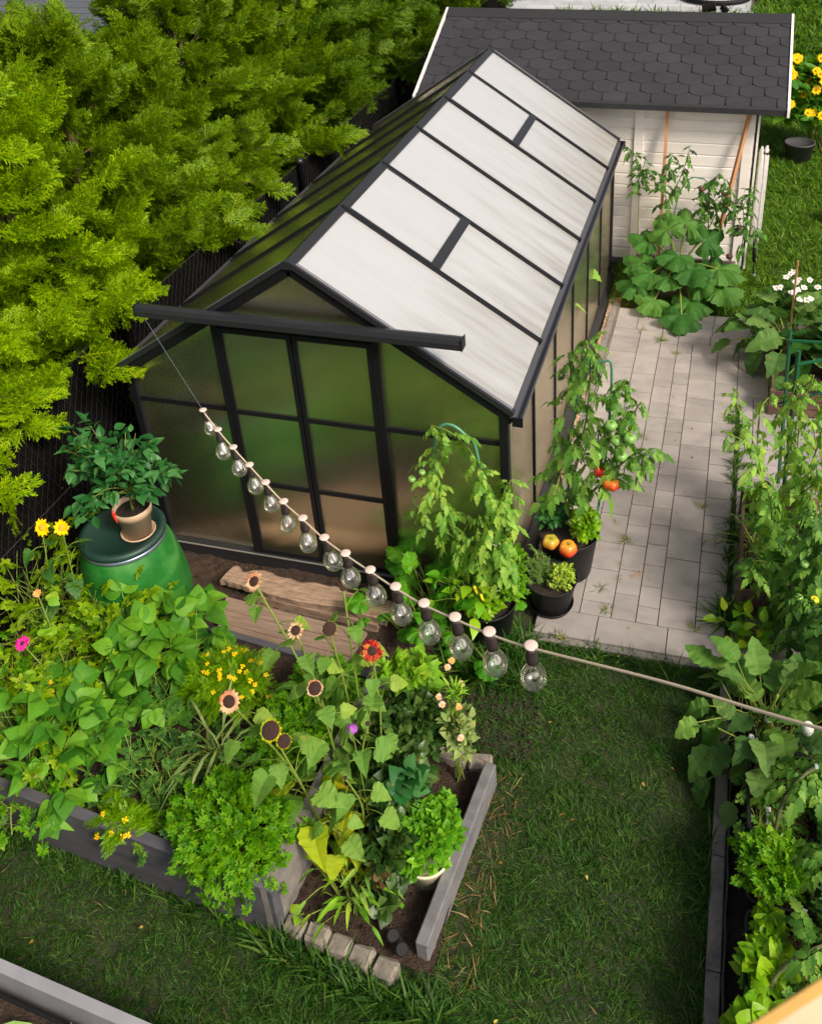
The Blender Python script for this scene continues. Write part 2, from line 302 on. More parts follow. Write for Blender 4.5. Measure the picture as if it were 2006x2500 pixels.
nt.links.new(mx.outputs[0], m3.inputs[1]); nt.links.new(gl.outputs[0], m3.inputs[2]); nt.links.new(m3.outputs[0], out.inputs['Surface']); MT['roofpane'] = m
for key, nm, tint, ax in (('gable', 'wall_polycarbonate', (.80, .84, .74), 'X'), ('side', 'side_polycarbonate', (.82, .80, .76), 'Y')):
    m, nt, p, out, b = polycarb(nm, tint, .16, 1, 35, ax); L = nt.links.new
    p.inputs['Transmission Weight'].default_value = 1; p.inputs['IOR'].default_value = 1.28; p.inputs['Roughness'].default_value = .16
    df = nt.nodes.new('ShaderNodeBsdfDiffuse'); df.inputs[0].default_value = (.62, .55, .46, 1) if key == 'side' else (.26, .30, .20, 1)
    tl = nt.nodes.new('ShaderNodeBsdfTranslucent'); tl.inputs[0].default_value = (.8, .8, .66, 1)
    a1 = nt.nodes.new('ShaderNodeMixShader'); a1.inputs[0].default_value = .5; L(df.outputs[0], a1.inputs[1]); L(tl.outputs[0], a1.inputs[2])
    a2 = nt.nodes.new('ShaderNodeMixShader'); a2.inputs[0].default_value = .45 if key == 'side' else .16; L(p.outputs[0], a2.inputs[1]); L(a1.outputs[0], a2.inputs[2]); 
    gl = nt.nodes.new('ShaderNodeBsdfGlossy'); gl.inputs['Roughness'].default_value = .17; gl.inputs[0].default_value = (1, .93, .74, 1); lw = nt.nodes.new('ShaderNodeLayerWeight'); lw.inputs[0].default_value = .5; mr = nt.nodes.new('ShaderNodeMapRange'); mr.inputs[3].default_value = .5; mr.inputs[4].default_value = .9; L(lw.outputs['Facing'], mr.inputs[0])
    b.inputs['Strength'].default_value = .35; L(b.outputs[0], gl.inputs['Normal']); a3 = nt.nodes.new('ShaderNodeMixShader'); L(mr.outputs[0], a3.inputs[0]); L(a2.outputs[0], a3.inputs[1]); L(gl.outputs[0], a3.inputs[2]); L(a3.outputs[0], out.inputs['Surface']); MT[key] = m
# clear glass of the bulbs (thin shell)
m, nt, p, out = newmat('bulb_glass'); L = nt.links.new
tb = nt.nodes.new('ShaderNodeBsdfTransparent'); tb.inputs[0].default_value = (.93, .92, .88, 1); gb = nt.nodes.new('ShaderNodeBsdfGlossy'); gb.inputs[0].default_value = (1, .97, .92, 1); gb.inputs['Roughness'].default_value = .03
fr = nt.nodes.new('ShaderNodeLayerWeight'); fr.inputs[0].default_value = .35; mr = nt.nodes.new('ShaderNodeMapRange'); mr.inputs[3].default_value = .30; mr.inputs[4].default_value = .95; L(fr.outputs['Facing'], mr.inputs[0])
mx = nt.nodes.new('ShaderNodeMixShader'); L(mr.outputs[0], mx.inputs[0]); L(tb.outputs[0], mx.inputs[1]); L(gb.outputs[0], mx.inputs[2]); L(mx.outputs[0], out.inputs['Surface']); MT['glass'] = m

# ------------------------------------------------------------ leaf templates  (local: stalk end at 0, tip at +Y, face up +Z)
def blade(side, fold=.15, droop=.25, wave=0, w=1.0):
    """side: [(x, y)] right outline from base to tip; midrib points follow y"""
    side = np.array(side, float); n = len(side); my = np.clip(np.linspace(0, 1, n), 0, 1); my = .6 * np.clip(side[:, 1], 0, 1) + .4 * my; my[0] = 0; my[-1] = 1
    mid = np.stack([0 * my, my, -droop * my ** 2], 1)
    def s(sg): x = side[:, 0] * w; return np.stack([sg * x, side[:, 1], -droop * np.clip(side[:, 1], -1, 2) ** 2 + fold * x + wave * np.sin(np.arange(n) * 2.1 + sg) * (x > .03)], 1)
    V = np.vstack([mid, s(1)[1:-1], s(-1)[1:-1]]); F3, F4 = [], []
    R = lambda i: n + i - 1; Lf = lambda i: n + (n - 2) + i - 1
    for i in range(n - 1):
        if i == 0: F3 += [(0, R(1), 1), (0, 1, Lf(1))]
        elif i == n - 2: F3 += [(i, R(i), n - 1), (i, n - 1, Lf(i))]
        else: F4 += [(i, R(i), R(i + 1), i + 1), (i, i + 1, Lf(i + 1), Lf(i))]
    return V, [np.array(F3), np.array(F4)]
def combine(parts):
    mb = MB(); VV, FF, n = [], {}, 0
    for (V, F) in parts:
        VV.append(V)
        for q in F:
            if len(q): FF.setdefault(q.shape[1], []).append(q + n)
        n += len(V)
    return np.vstack(VV), [np.concatenate(x) for x in FF.values()]
def xf(T, pos=(0, 0, 0), ang=0, sc=1, pitch=0, roll=0):
    V, F = T; V = V * sc
    V = V @ np.array([[cos(roll), 0, -sin(roll)], [0, 1, 0], [sin(roll), 0, cos(roll)]])
    c, s = cos(pitch), sin(pitch); V = V @ np.array([[1, 0, 0], [0, c, s], [0, -s, c]])
    c, s = cos(ang), sin(ang); V = V @ np.array([[c, -s, 0], [s, c, 0], [0, 0, 1]])
    return V + np.array(pos), F
def strip(a, b, w0, w1):
    a = np.array(a, float); b = np.array(b, float); d = b - a; x = np.cross(d, (0, 0, 1)); x /= np.linalg.norm(x) + 1e-9
    return np.array([a - x * w0, a + x * w0, b + x * w1, b - x * w1]), [np.array([[0, 1, 2, 3]])]
def bend(T, c):
    V, F = T; V = V.copy(); V[:, 2] -= c * np.clip(V[:, 1], 0, 9) ** 2; return V, F
OV = [(0, 0), (.16, .1), (.29, .27), (.30, .45), (.22, .66), (.10, .85), (0, 1)]
WIDE = [(0, 0), (.22, .02), (.40, .18), (.43, .36), (.33, .58), (.17, .80), (0, 1)]
HEART = [(0, 0), (.2, -.09), (.40, .0), (.46, .18), (.42, .36), (.36, .42), (.27, .62), (.13, .82), (0, 1)]
SERR = [(0, 0), (.2, .10), (.17, .22), (.33, .30), (.24, .43), (.31, .52), (.16, .62), (.2, .74), (.07, .84), (0, 1)]
LANCE = [(0, 0), (.08, .15), (.12, .4), (.09, .7), (0, 1)]
EGG = [(0, 0), (.17, .03), (.32, .13), (.30, .24), (.42, .36), (.34, .48), (.36, .60), (.22, .72), (.17, .86), (0, 1)]
T = {}
T['ovate'] = [blade(OV, .2, .3), blade(OV, .35, .15), blade(OV, .05, .5)]
T['basil'] = [blade([(0, 0), (.24, .05), (.40, .22), (.43, .45), (.34, .68), (.18, .88), (0, 1)], -.35, .5, .03), blade([(0, 0), (.24, .05), (.40, .22), (.43, .45), (.34, .68), (.18, .88), (0, 1)], .25, .3, .03), blade(OV, -.2, .6, w=1.3)]
T['wide'] = [blade(WIDE, .15, .3), blade(WIDE, .3, .5), blade(WIDE, -.05, .2)]
def rag(seed, side, amt=.045, n=15):
    r = random.Random(seed); S_ = np.array(side); t = np.linspace(0, len(S_) - 1, n); o = np.stack([np.interp(t, range(len(S_)), S_[:, 0]), np.interp(t, range(len(S_)), S_[:, 1])], 1)
    for i in range(1, n - 1): f = (amt if i % 2 else -amt * .5) * r.uniform(.4, 1.3); o[i, 0] = max(.02, o[i, 0] * (1 + f * 2)); o[i, 1] -= f * .4
    return [tuple(x) for x in o]
def skew(T_, a): V, F = T_; V = V.copy(); V[:, 0] += a * V[:, 1] ** 2; V[:, 2] += a * .8 * V[:, 0]; return V, F
T['heart'] = [skew(blade(rag(k, HEART), f, d, .022), a) for k, (f, d, a) in enumerate(((.18, .4, .1), (.3, .7, -.12), (.05, .25, .06), (.42, .8, .15), (-.1, .5, -.08), (.25, .3, -.18)))]
T['thin'] = [blade(LANCE, .2, d, w=.3) for d in (.3, .8, 1.2)]
T['egg'] = [blade(EGG, .15, .35, .03), blade(EGG, .3, .7, .04), blade(EGG, .1, .15, .04)]
T['egg'] = [skew(t_, a) for t_ in T['egg'] for a in (-.15, .12)]
T['lance'] = [blade(LANCE, .2, .4), blade(LANCE, .3, .9)]
def tomato_leaf(seed):
    r = random.Random(seed); P = [strip((0, 0, 0), (0, 1, 0), .014, .006)]
    for y, s in ((.22, .2), (.4, .36), (.52, .16), (.62, .4), (.8, .34)):
        for sg in (-1, 1):
            P.append(xf(blade(SERR, r.uniform(-.1, .4), r.uniform(.2, .7), w=1.25), (sg * .01, y + r.uniform(-.03, .03), 0), sg * rad(r.uniform(50, 78)), s * r.uniform(.8, 1.15), -r.uniform(0, .5), r.uniform(-.4, .4)))
    P.append(xf(blade(SERR, .2, .5, w=1.3), (0, .93, 0), r.uniform(-.2, .2), .46))
    return bend(combine(P), r.uniform(.3, .75))
T['tomato'] = [tomato_leaf(i) for i in range(4)]
def lobed(r0, lobes, depth, span=200, n=21, cup=.12):
    th = np.radians(np.linspace(-span / 2, span / 2, n)); r = 1 - depth * (.5 - .5 * np.cos(th / (np.radians(span) / lobes) * 2 * pi + (pi if lobes % 2 == 0 else 0))) ; r *= (1 - .22 * np.abs(th) / np.radians(span / 2))
    r[1::2] *= .93
    V = [(0, 0, 0)] + [(r0 * a * sin(t), r0 * a * cos(t), cup * r0 * (-1) ** k * .4 - .1 * r0 * a) for k, (a, t) in enumerate(zip(r, th))]
    return np.array(V, float), [np.array([(0, i + 2, i + 1) for i in range(n - 1)])]
def parsley_leaf(seed, curly=False):
    r = random.Random(seed); P = [strip((0, 0, 0), (0, .9, 0), .012, .006)]
    for y, s, a in ((.5, .30, 62), (.72, .27, 52)):
        for sg in (-1, 1):
            P.append(strip((0, y, 0), (sg * .1, y + .05, 0), .006, .005)); P.append(xf(lobed(s, 3, .5, 190, 15), (sg * .09, y + .05, 0), sg * rad(a + r.uniform(-10, 10)), 1, r.uniform(-.4, .2), r.uniform(-.3, .3)))
    P.append(xf(lobed(.34, 3, .5, 190, 15), (0, .86, 0), 0, 1))
    return bend(combine(P), r.uniform(.15, .45))
T['parsley'] = [parsley_leaf(i) for i in range(4)]
def fern_leaf(seed, np_=9, wd=.012):
    r = random.Random(seed); P = [strip((0, 0, 0), (0, 1, 0), .008, .004)]
    for i in range(np_):
        y = .18 + .8 * i / np_; l = .34 * (1 - .55 * abs(i / np_ - .35))
        for sg in (-1, 1):
            a = rad(r.uniform(35, 60)); e = (sg * l * sin(a), y + l * cos(a), r.uniform(-.04, .06)); P.append(strip((0, y, 0), e, wd, wd * .5))
            for k in (.45, .7):
                q = (e[0] * k, y + (e[1] - y) * k, e[2] * k); P.append(strip(q, (q[0] + sg * .02, q[1] + l * .38, q[2]), wd, wd * .4)); P.append(strip(q, (q[0] + sg * l * .36, q[1] + .0, q[2]), wd, wd * .4))
    return bend(combine(P), r.uniform(.1, .5))
T['fern'] = [fern_leaf(i) for i in range(3)]
def thuja_spray(seed):
    r = random.Random(seed); P = [strip((0, 0, 0), (0, 1, 0), .016, .010)]
    n = 9
    for i in range(n):
        y = .10 + .86 * i / n; l = .52 * (1 - .68 * i / n) * r.uniform(.8, 1.15)
        for sg in (-1, 1):
            a = rad(r.uniform(32, 48)); z = r.uniform(-.09, .12); e = np.array((sg * l * sin(a), y + l * cos(a), z)); P.append(strip((0, y, 0), e, .017, .009))
            for k in (.28, .5, .72, .9)[: 4 if l > .3 else 3]:
                q = np.array((e[0] * k, y + (e[1] - y) * k, z * k)); f = .46 * l * (1.15 - k)
                P.append(strip(q, q + (sg * f * sin(a - .75), f * cos(a - .75), r.uniform(-.03, .06)), .018, .006)); P.append(strip(q, q + (sg * f * sin(a + .65), f * cos(a + .65), r.uniform(-.03, .06)), .018, .006))
    return bend(combine(P), r.uniform(-.1, .35))
T['thuja'] = [thuja_spray(i) for i in range(4)]
def rose_leaf(seed):
    r = random.Random(seed); P = [strip((0, 0, 0), (0, .7, 0), .01, .008)]
    for y in (.35, .65):
        for sg in (-1, 1): P.append(xf(r.choice(T['wide']), (0, y, 0), sg * rad(65), .42, r.uniform(-.3, .1)))
    P.append(xf(T['wide'][0], (0, .7, 0), 0, .48)); return combine(P)
T['rose'] = [rose_leaf(i) for i in range(3)]
def tri_leaf(seed):
    r = random.Random(seed); P = [strip((0, 0, 0), (0, .45, 0), .012, .01)]
    for a in (-70, 0, 70): P.append(xf(r.choice(T['wide']), (0, .42, 0), rad(a + r.uniform(-8, 8)), .62, r.uniform(-.5, .1), r.uniform(-.3, .3)))
    return combine(P)
T['bean'] = [tri_leaf(i) for i in range(5)]
def squash_leaf(seed, lobes=5, depth=.36, n=60):
    r = random.Random(seed); ang = np.linspace(-165, 165, n); th = np.radians(ang)
    t = (th / np.radians(330) + .5) * lobes; lob = np.abs(np.sin(t * pi)) ** .7
    R = (1 - depth * (1 - lob)) * (1 - .30 * np.abs(ang) / 165); R *= 1 + .05 * np.sin(np.arange(n) * 2.2) + np.array([r.uniform(-.03, .03) for _ in range(n)])
    V = [(0, 0, 0)]; ring = []
    for j, f in enumerate((.33, .68, 1)):
        for i in range(n):
            rib = .045 * math.cos(t[i] * 2 * pi) * (-1) * f; V.append((R[i] * f * sin(th[i]) * .5, R[i] * f * cos(th[i]) * .5, .10 * f * f * (1 - 2.2 * f) + rib * (.6 + .4 * f) + r.uniform(-.01, .01) * f))
    F3 = [(0, i + 2, i + 1) for i in range(n - 1)]; F4 = []
    for j in range(2):
        for i in range(n - 1): a = 1 + j * n + i; F4.append((a, a + 1, a + 1 + n, a + n))
    return np.array(V, float), [np.array(F3), np.array(F4)]
T['squash'] = [squash_leaf(i) for i in range(4)]
T['mallow'] = [squash_leaf(20 + i, 5, .12, 40) for i in range(3)]
def petalhead(n, rin, rout, w, cup=0, rows=1, seed=0):
    r = random.Random(seed); P = []
    for row in range(rows):
        for k in range(n):
            a = 2 * pi * (k + .5 * row + r.uniform(-.2, .2)) / n; l = (rout - rin) * r.uniform(.68, 1.12) * (1 - .2 * row)
            V = np.array([(-w * .25, rin, 0), (w * .25, rin, 0), (w * .55, rin + l * .55, cup * .5 + .02), (-w * .55, rin + l * .55, cup * .5 + .02), (r.uniform(-.06, .06), rin + l, cup + r.uniform(-.28, .14))]); V[:, 2] += row * .05
            P.append(xf((V, [np.array([[0, 1, 2, 3]]), np.array([[3, 2, 4]])]), (0, 0, 0), a))
    return combine(P)
def pick(mb, key, M, P, m=0):
    ts = T[key]; idx = rng.integers(0, len(ts), len(M))
    for i, t in enumerate(ts):
        k = idx == i; mb.inst(t, M[k], P[k], m)
def flower(parent, c, d, R, petmat, discmat, n=14, rin=.3, w=.22, cup=.1, rows=1, dome=.15, name='flower_head', label=None, seed=0):
    """one flower head: petals with the disc as its sub-part"""
    c = np.array(c, float); M = frames([0, 1, 0] if abs(d[1]) < .1 else [1, 0, 0], np.array(d, float), 1)
    z = nrm(np.array(d, float)); x = nrm(np.cross([.1, .9, .2], z)); y = np.cross(z, x); Mx = np.stack([x, y, z], -1)[None] * R
    mb = MB(); mb.inst(petalhead(n, rin, 1, w, cup, rows, seed), Mx, c[None]); o = mb.build(name, petmat, parent)
    md = MB(); a = np.linspace(0, 1, 5); prof = [(rin * 1.15 * cos(t * pi / 2) + 1e-4, dome * sin(t * pi / 2) + .01) for t in a]
    V = []; k = 14
    for (r_, z_) in prof:
        for i in range(k): V.append((r_ * cos(i * 2 * pi / k), r_ * sin(i * 2 * pi / k), z_))
    F = [(j * k + i, j * k + (i + 1) % k, j * k + k + (i + 1) % k, j * k + k + i) for j in range(4) for i in range(k)]
    md.inst((np.array(V), [np.array(F)]), Mx, c[None]); q = md.build('disc', discmat, parent, smooth=True); q.parent = o
    if label: o['label'] = label
    return o
def blob(c, r, sq=1.0, ribs=0, n=20, k=12, lean=0):
    V = []
    for j in range(k + 1):
        t = pi * j / k
        for i in range(n):
            a = 2 * pi * i / n; rr = r * sin(t) * (1 + ribs * cos(a * 5)); zz = r * sq * cos(t) * (1 - (.35 * math.exp(-(t / .45) ** 2)))
            V.append((c[0] + rr * cos(a) + lean * zz, c[1] + rr * sin(a), c[2] + zz))
    F = [(j * n + i, j * n + (i + 1) % n, (j + 1) * n + (i + 1) % n, (j + 1) * n + i) for j in range(k) for i in range(n)]
    return np.array(V), np.array(F)
def fruit(parent, c, r, m, sq=.85, ribs=.04, name='fruit', label=None):
    V, F = blob((0, 0, 0), r, sq, ribs); mb = MB(); mb.add(V, F); o = mb.build(name, m, None, True); o.parent = parent; o.location = np.array(c) - np.array(parent.location)
    mc = MB(); M = frames([[cos(a), sin(a), .1] for a in np.arange(5) * 1.256], sc=r * .7); mc.inst(T['lance'][0], M, np.repeat(np.array(c, float)[None] + [[0, 0, r * sq * .75]], 5, 0)); q = mc.build('calyx', MT['stem'], parent); q.parent = o; q.location = -np.array(o.location)
    if label: o['label'] = label
    return o

# ------------------------------------------------------------ plant builders
def rand_dir(n, tilt=(0.2, 1.2)):
    a = rng.uniform(0, 2 * pi, n); t = rng.uniform(*tilt, n); return np.stack([np.cos(a) * np.cos(t), np.sin(a) * np.cos(t), np.sin(t)], 1)
def vine(name, label, cat, base, paths, key, lm, size=(.14, .2), gap=.035, r=.006, fruits=(), stemmat='stem', group=None, droop=(-.5, .35), start=.12, side=1, flowers=()):
    """tomato-like plant: stems along paths with compound leaves all the way up"""
    root = empty(name, label, cat, base, group); ms = MB(); ml = MB()
    for pth in paths:
        P = smoothpath(pth, 10); ms.tube(P, np.linspace(r, r * .45, len(P)), 6)
        seg = np.linalg.norm(np.diff(P, axis=0), axis=1).sum(); n = max(3, int(seg / gap)); t = np.linspace(start, 1, n) * (len(P) - 1); i = t.astype(int).clip(0, len(P) - 2)
        Q = P[i] + (P[i + 1] - P[i]) * (t - i)[:, None]; a = np.arange(n) * 2.4 + rng.uniform(0, 6)
        D = np.stack([np.cos(a), np.sin(a) * side, rng.uniform(*droop, n)], 1) + rng.normal(0, .15, (n, 3))
        sc = rng.uniform(*size, n) * np.linspace(1.1, .6, n)
        pick(ml, key, frames(D, (rng.normal(0, .25, (n, 3)) + [0, 0, 1]), sc), Q)
    ms.build('stem', MT[stemmat], root, True); ml.build('foliage', MT[lm], root)
    for fr_ in fruits: fruit(root, *fr_)
    return root
def bush(name, label, cat, base, c, rad3, n, key, lm, size, up=.35, stems=14, stemmat='stem', group=None, shell=.35, root=None, part='foliage', stemr=.0025, lean=(0, 0, 0)):
    """leaves through an ellipsoid volume (denser near the outside), thin stems rising from the base"""
    if root is None: root = empty(name, label, cat, base, group)
    c = np.array(c, float); R = np.array(rad3, float)
    D = nrm(rng.normal(0, 1, (n, 3))); D[:, 2] = np.where(D[:, 2] < -.35, -D[:, 2], D[:, 2]); rr = rng.uniform(shell, 1, n) ** .6
    lump = 1 + .16 * np.sin(D[:, 0] * 5 + c[0] * 9) * np.cos(D[:, 1] * 6 + c[1] * 7) + .1 * np.sin(D[:, 2] * 9 + 2)
    P = c + D * R * (rr * lump)[:, None]
    dd = D * [1, 1, .6] + rng.normal(0, .4, (n, 3)) + [0, 0, up] + np.array(lean); N = D * .6 + [0, 0, 1.0] + rng.normal(0, .3, (n, 3))
    mb = MB(); sz = rng.uniform(*size, n); M = frames(dd, N, sz); pick(mb, key, M, P - nrm(dd) * (sz * .5)[:, None]); mb.build(part, MT[lm], root)
    ms = MB(); b = np.array(base, float)
    for k in range(stems):
        e = P[k % n]; q = b + (e - b) * [.25, .25, .55] + rng.normal(0, .01, 3); s0 = b + np.array([rng.normal(0, .15) * R[0], rng.normal(0, .15) * R[1], 0]); ms.tube(smoothpath([s0, q, e], 4), np.linspace(stemr, stemr * .5, 9), 5)
    if ms.n: ms.build('stem' if part == 'foliage' else part + '_stem', MT[stemmat], root)
    return root
def rosette(root, key, lm, base, n, length, size, tilt=(.3, 1.35), spread=.03, part='foliage', r=.003, bendz=.25, Nup=1.0):
    """petioles fanning from a crown, each with a leaf at its end"""
    base = np.array(base, float); ms = MB(); ml = MB(); D = rand_dir(n, tilt); E = []; DD = []
    for k in range(n):
        l = rng.uniform(*length); s0 = base + np.array([rng.normal(0, spread), rng.normal(0, spread), 0]); e = s0 + D[k] * l; mid = s0 + D[k] * l * .5 + [0, 0, bendz * l * .4]
        P = smoothpath([s0, mid, e], 4); ms.tube(P, np.linspace(r, r * .6, len(P)), 5); E.append(P[-1]); DD.append(P[-1] - P[-3])
    E = np.array(E); DD = nrm(np.array(DD)); DD[:, 2] -= .35
    pick(ml, key, frames(DD, [0, 0, Nup] + rng.normal(0, .2, (n, 3)), rng.uniform(*size, n)), E)
    ml.build(part, MT[lm], root)
    if part != 'hanging_foliage': ms.build('stem' if part == 'foliage' else part + '_stem', MT['stem'], root)

def struct(mb, name, mats, smooth=False, kind='structure'):
    o = mb.build(name, mats, None, smooth); o['kind'] = kind; return o
def sub(mb, name, m, root, part, smooth=False, label=None):
    o = mb.build(name, m, root, smooth); o.parent = part
    if label: o['label'] = label
    return o
def part(mb, name, m, root, smooth=False, label=None):
    o = mb.build(name, m, root, smooth)
    if label: o['label'] = label
    return o

# ============================================================ SETTING
mb = MB(); X = np.linspace(-40, 45, 86); Y = np.linspace(-12, 90, 103); gx, gy = np.meshgrid(X, Y)
V = np.stack([gx, gy, -.012 + 0 * gx], -1).reshape(-1, 3); i = (np.arange(102)[:, None] * 86 + np.arange(85)[None]).ravel(); mb.add(V, np.stack([i, i + 1, i + 87, i + 86], 1))
struct(mb, 'ground', MT['lawn'])
def sheet(name, poly, z, m, bumps=.006, step=.03):
    P = np.array(poly); x0, y0 = P.min(0); x1, y1 = P.max(0); xs = np.arange(x0, x1 + step, step); ys = np.arange(y0, y1 + step, step); gx, gy = np.meshgrid(xs, ys)
    zz = z + rng.normal(0, bumps, gx.shape) + bumps * 2 * np.sin(gx * 9) * np.cos(gy * 7); V = np.stack([gx, gy, np.maximum(zz, -.008)], -1).reshape(-1, 3); nx = len(xs)
    i = (np.arange(len(ys) - 1)[:, None] * nx + np.arange(nx - 1)[None]).ravel(); m_ = MB(); m_.add(V, np.stack([i, i + 1, i + nx + 1, i + nx], 1)); return m_
struct(sheet('x', [(-.34, -.80), (1.92, -.02)], .004, None), 'soil', MT['soil'], True)
struct(sheet('x', [(2.17, .30), (2.255, 3.62)], .012, None, .004, .02), 'gravel_strip', MT['sand'], True)
# paving: individual slabs with open joints over a bedding sheet
mb = MB(); mb.box((2.262, -.215, -.01), (4.6, 3.47, .006)); struct(mb, 'paving_bed', MT['joint'])
mb = MB(); G = .0045
def slab(x0, x1, y0, y1): mb.box((x0 + G / 2, y0 + G / 2, .0), (x1 - G / 2, y1 - G / 2, .022 + random.uniform(-.0012, .0012)), 0, .0018)
XR = 3.275
for x0, x1 in ((2.27, 2.60), (2.60, 2.975), (2.975, XR)): slab(x0, x1, -.18, 0)
cols = [(2.27, 2.492, .23, .0), (2.492, 2.665, .255, .10), (2.665, 2.80, .19, .05), (2.80, 2.918, .155, .12), (2.918, 3.115, .283, .21), (3.115, XR, .17, .11)]
tops = [3.12, 3.12, 3.12, 2.965, 2.965, 2.965]
for (x0, x1, st, off), tp in zip(cols, tops):
    y = 0.0; nx = off if off > .05 else st
    while y < tp - 1e-6:
        y2 = min(tp, nx)
        if tp - y2 < .05: y2 = tp
        slab(x0, x1, y, y2); y = y2; nx = y2 + st * random.choice((.9, 1, 1, 1.12))
for y0, y1, xs in ((3.30, 3.455, (2.27, 2.53, 2.80, 3.07, 3.30, 3.52)), (3.12, 3.30, (2.27, 2.45, 2.665, 3.06, 3.50, 3.72)), (2.965, 3.12, (2.80, 3.05, 3.30, 3.58, 3.8))):
    for a, b in zip(xs[:-1], xs[1:]): slab(a, b, y0, y1)
for (x0, x1, st, y, tp) in ((3.30, 3.392, .165, .35, 2.13), (3.392, 3.60, .168, .35, 2.30), (3.60, 3.80, .21, .35, 2.5), (XR, 3.50, .31, 2.30, 2.965), (XR, 3.392, .17, 2.13, 2.30), (3.50, 3.80, .22, 2.5, 2.965), (3.80, 4.4, .3, .35, 2.965), (3.30, 3.9, .2, -.18, .35)):
    while y < tp - .02: y2 = min(tp, y + st); slab(x0, x1, y, y2); y = y2
struct(mb, 'paving', MT['paver'])
mb = MB(); mb.box((2.16, -.225, -.01), (3.27, -.186, .018), 0, .004); mb.box((2.256, .1, -.01), (2.266, 3.50, .028), 0, .002)
for k in range(6): mb.box((2.20, .3 + k * .535, -.01), (2.252, .3 + k * .535 + .53, .024), 0, .004)
struct(mb, 'kerb', MT['concrete_edge'])
# far patio beyond the shed
mb = MB(); mb.box((-2.35, 14.75, -.01), (3.25, 21, .03)); struct(mb, 'patio_bed', MT['joint'])
mb = MB(); y = 14.8
while y < 20.5:
    x = -2.3 + random.uniform(0, .3)
    while x < 3.2: l = random.choice((.3, .45, .6)); x2 = min(3.2, x + l); mb.box((x + .006, y + .006, .0), (x2 - .006, y + .294, .045)); x = x2
    y += .3
mb.box((-2.33, 14.70, -.01), (3.24, 14.78, .05)); struct(mb, 'patio', MT['paver_far'])

# ============================================================ GREENHOUSE
GW, GL, ZP, ZE, ZR = 2.10, 3.98, .10, 1.345, 2.059; HX = GW / 2; BAY = GL / 6
M1, M2, M3 = .5765, 1.007, 1.456; slope = (ZR - 1.306) / (2.18 - HX)
roofz = lambda x: ZR - abs(x - HX) * slope
gh = empty('greenhouse', 'black framed greenhouse with milky twin-wall panels and a white shining roof', 'greenhouse', (0, 0, 0))
mb = MB(); t = .035   # plinth
mb.box((-.01, -.03, 0), (GW + .01, .03, ZP), 0, .004); mb.box((-.01, GL - .03, 0), (GW + .01, GL + .03, ZP), 0, .004)
mb.box((-.03, .031, 0), (.03, GL - .031, ZP), 0, .004)
mb.prism([(GW + .055, -.02, .0), (GW + .055, -.02, .022), (GW + .01, -.02, ZP), (GW - .03, -.02, ZP), (GW - .03, -.02, 0)], (0, GL + .04, 0))
base = part(mb, 'base_frame', MT['graphite'], gh)
mb = MB(); mb.box((.02, -.036, ZP - .012), (GW - .02, -.031, ZP - .004)); sub(mb, 'trim_strip', plain('light_trim', (.45, .42, .4), .3, .6), gh, base)
for (x, y) in ((0, 0), (GW, 0), (0, GL), (GW, GL)):
    mb = MB(); mb.box((x - .024, y - .024, ZP), (x + .024, y + .024, ZE - .02), 0, .004); part(mb, 'corner_post', MT['black'], gh)
for k in range(1, 6):
    for x in (0, GW):
        mb = MB(); mb.box((x - .016, k * BAY - .013, ZP), (x + .016, k * BAY + .013, ZE - .02), 0, .003); part(mb, 'wall_stud', MT['black'], gh)
for x in (0, GW):
    mb = MB(); mb.box((x - .02, .025, ZE - .06), (x + .02, GL - .025, ZE - .015)); part(mb, 'eave_beam', MT['black'], gh)
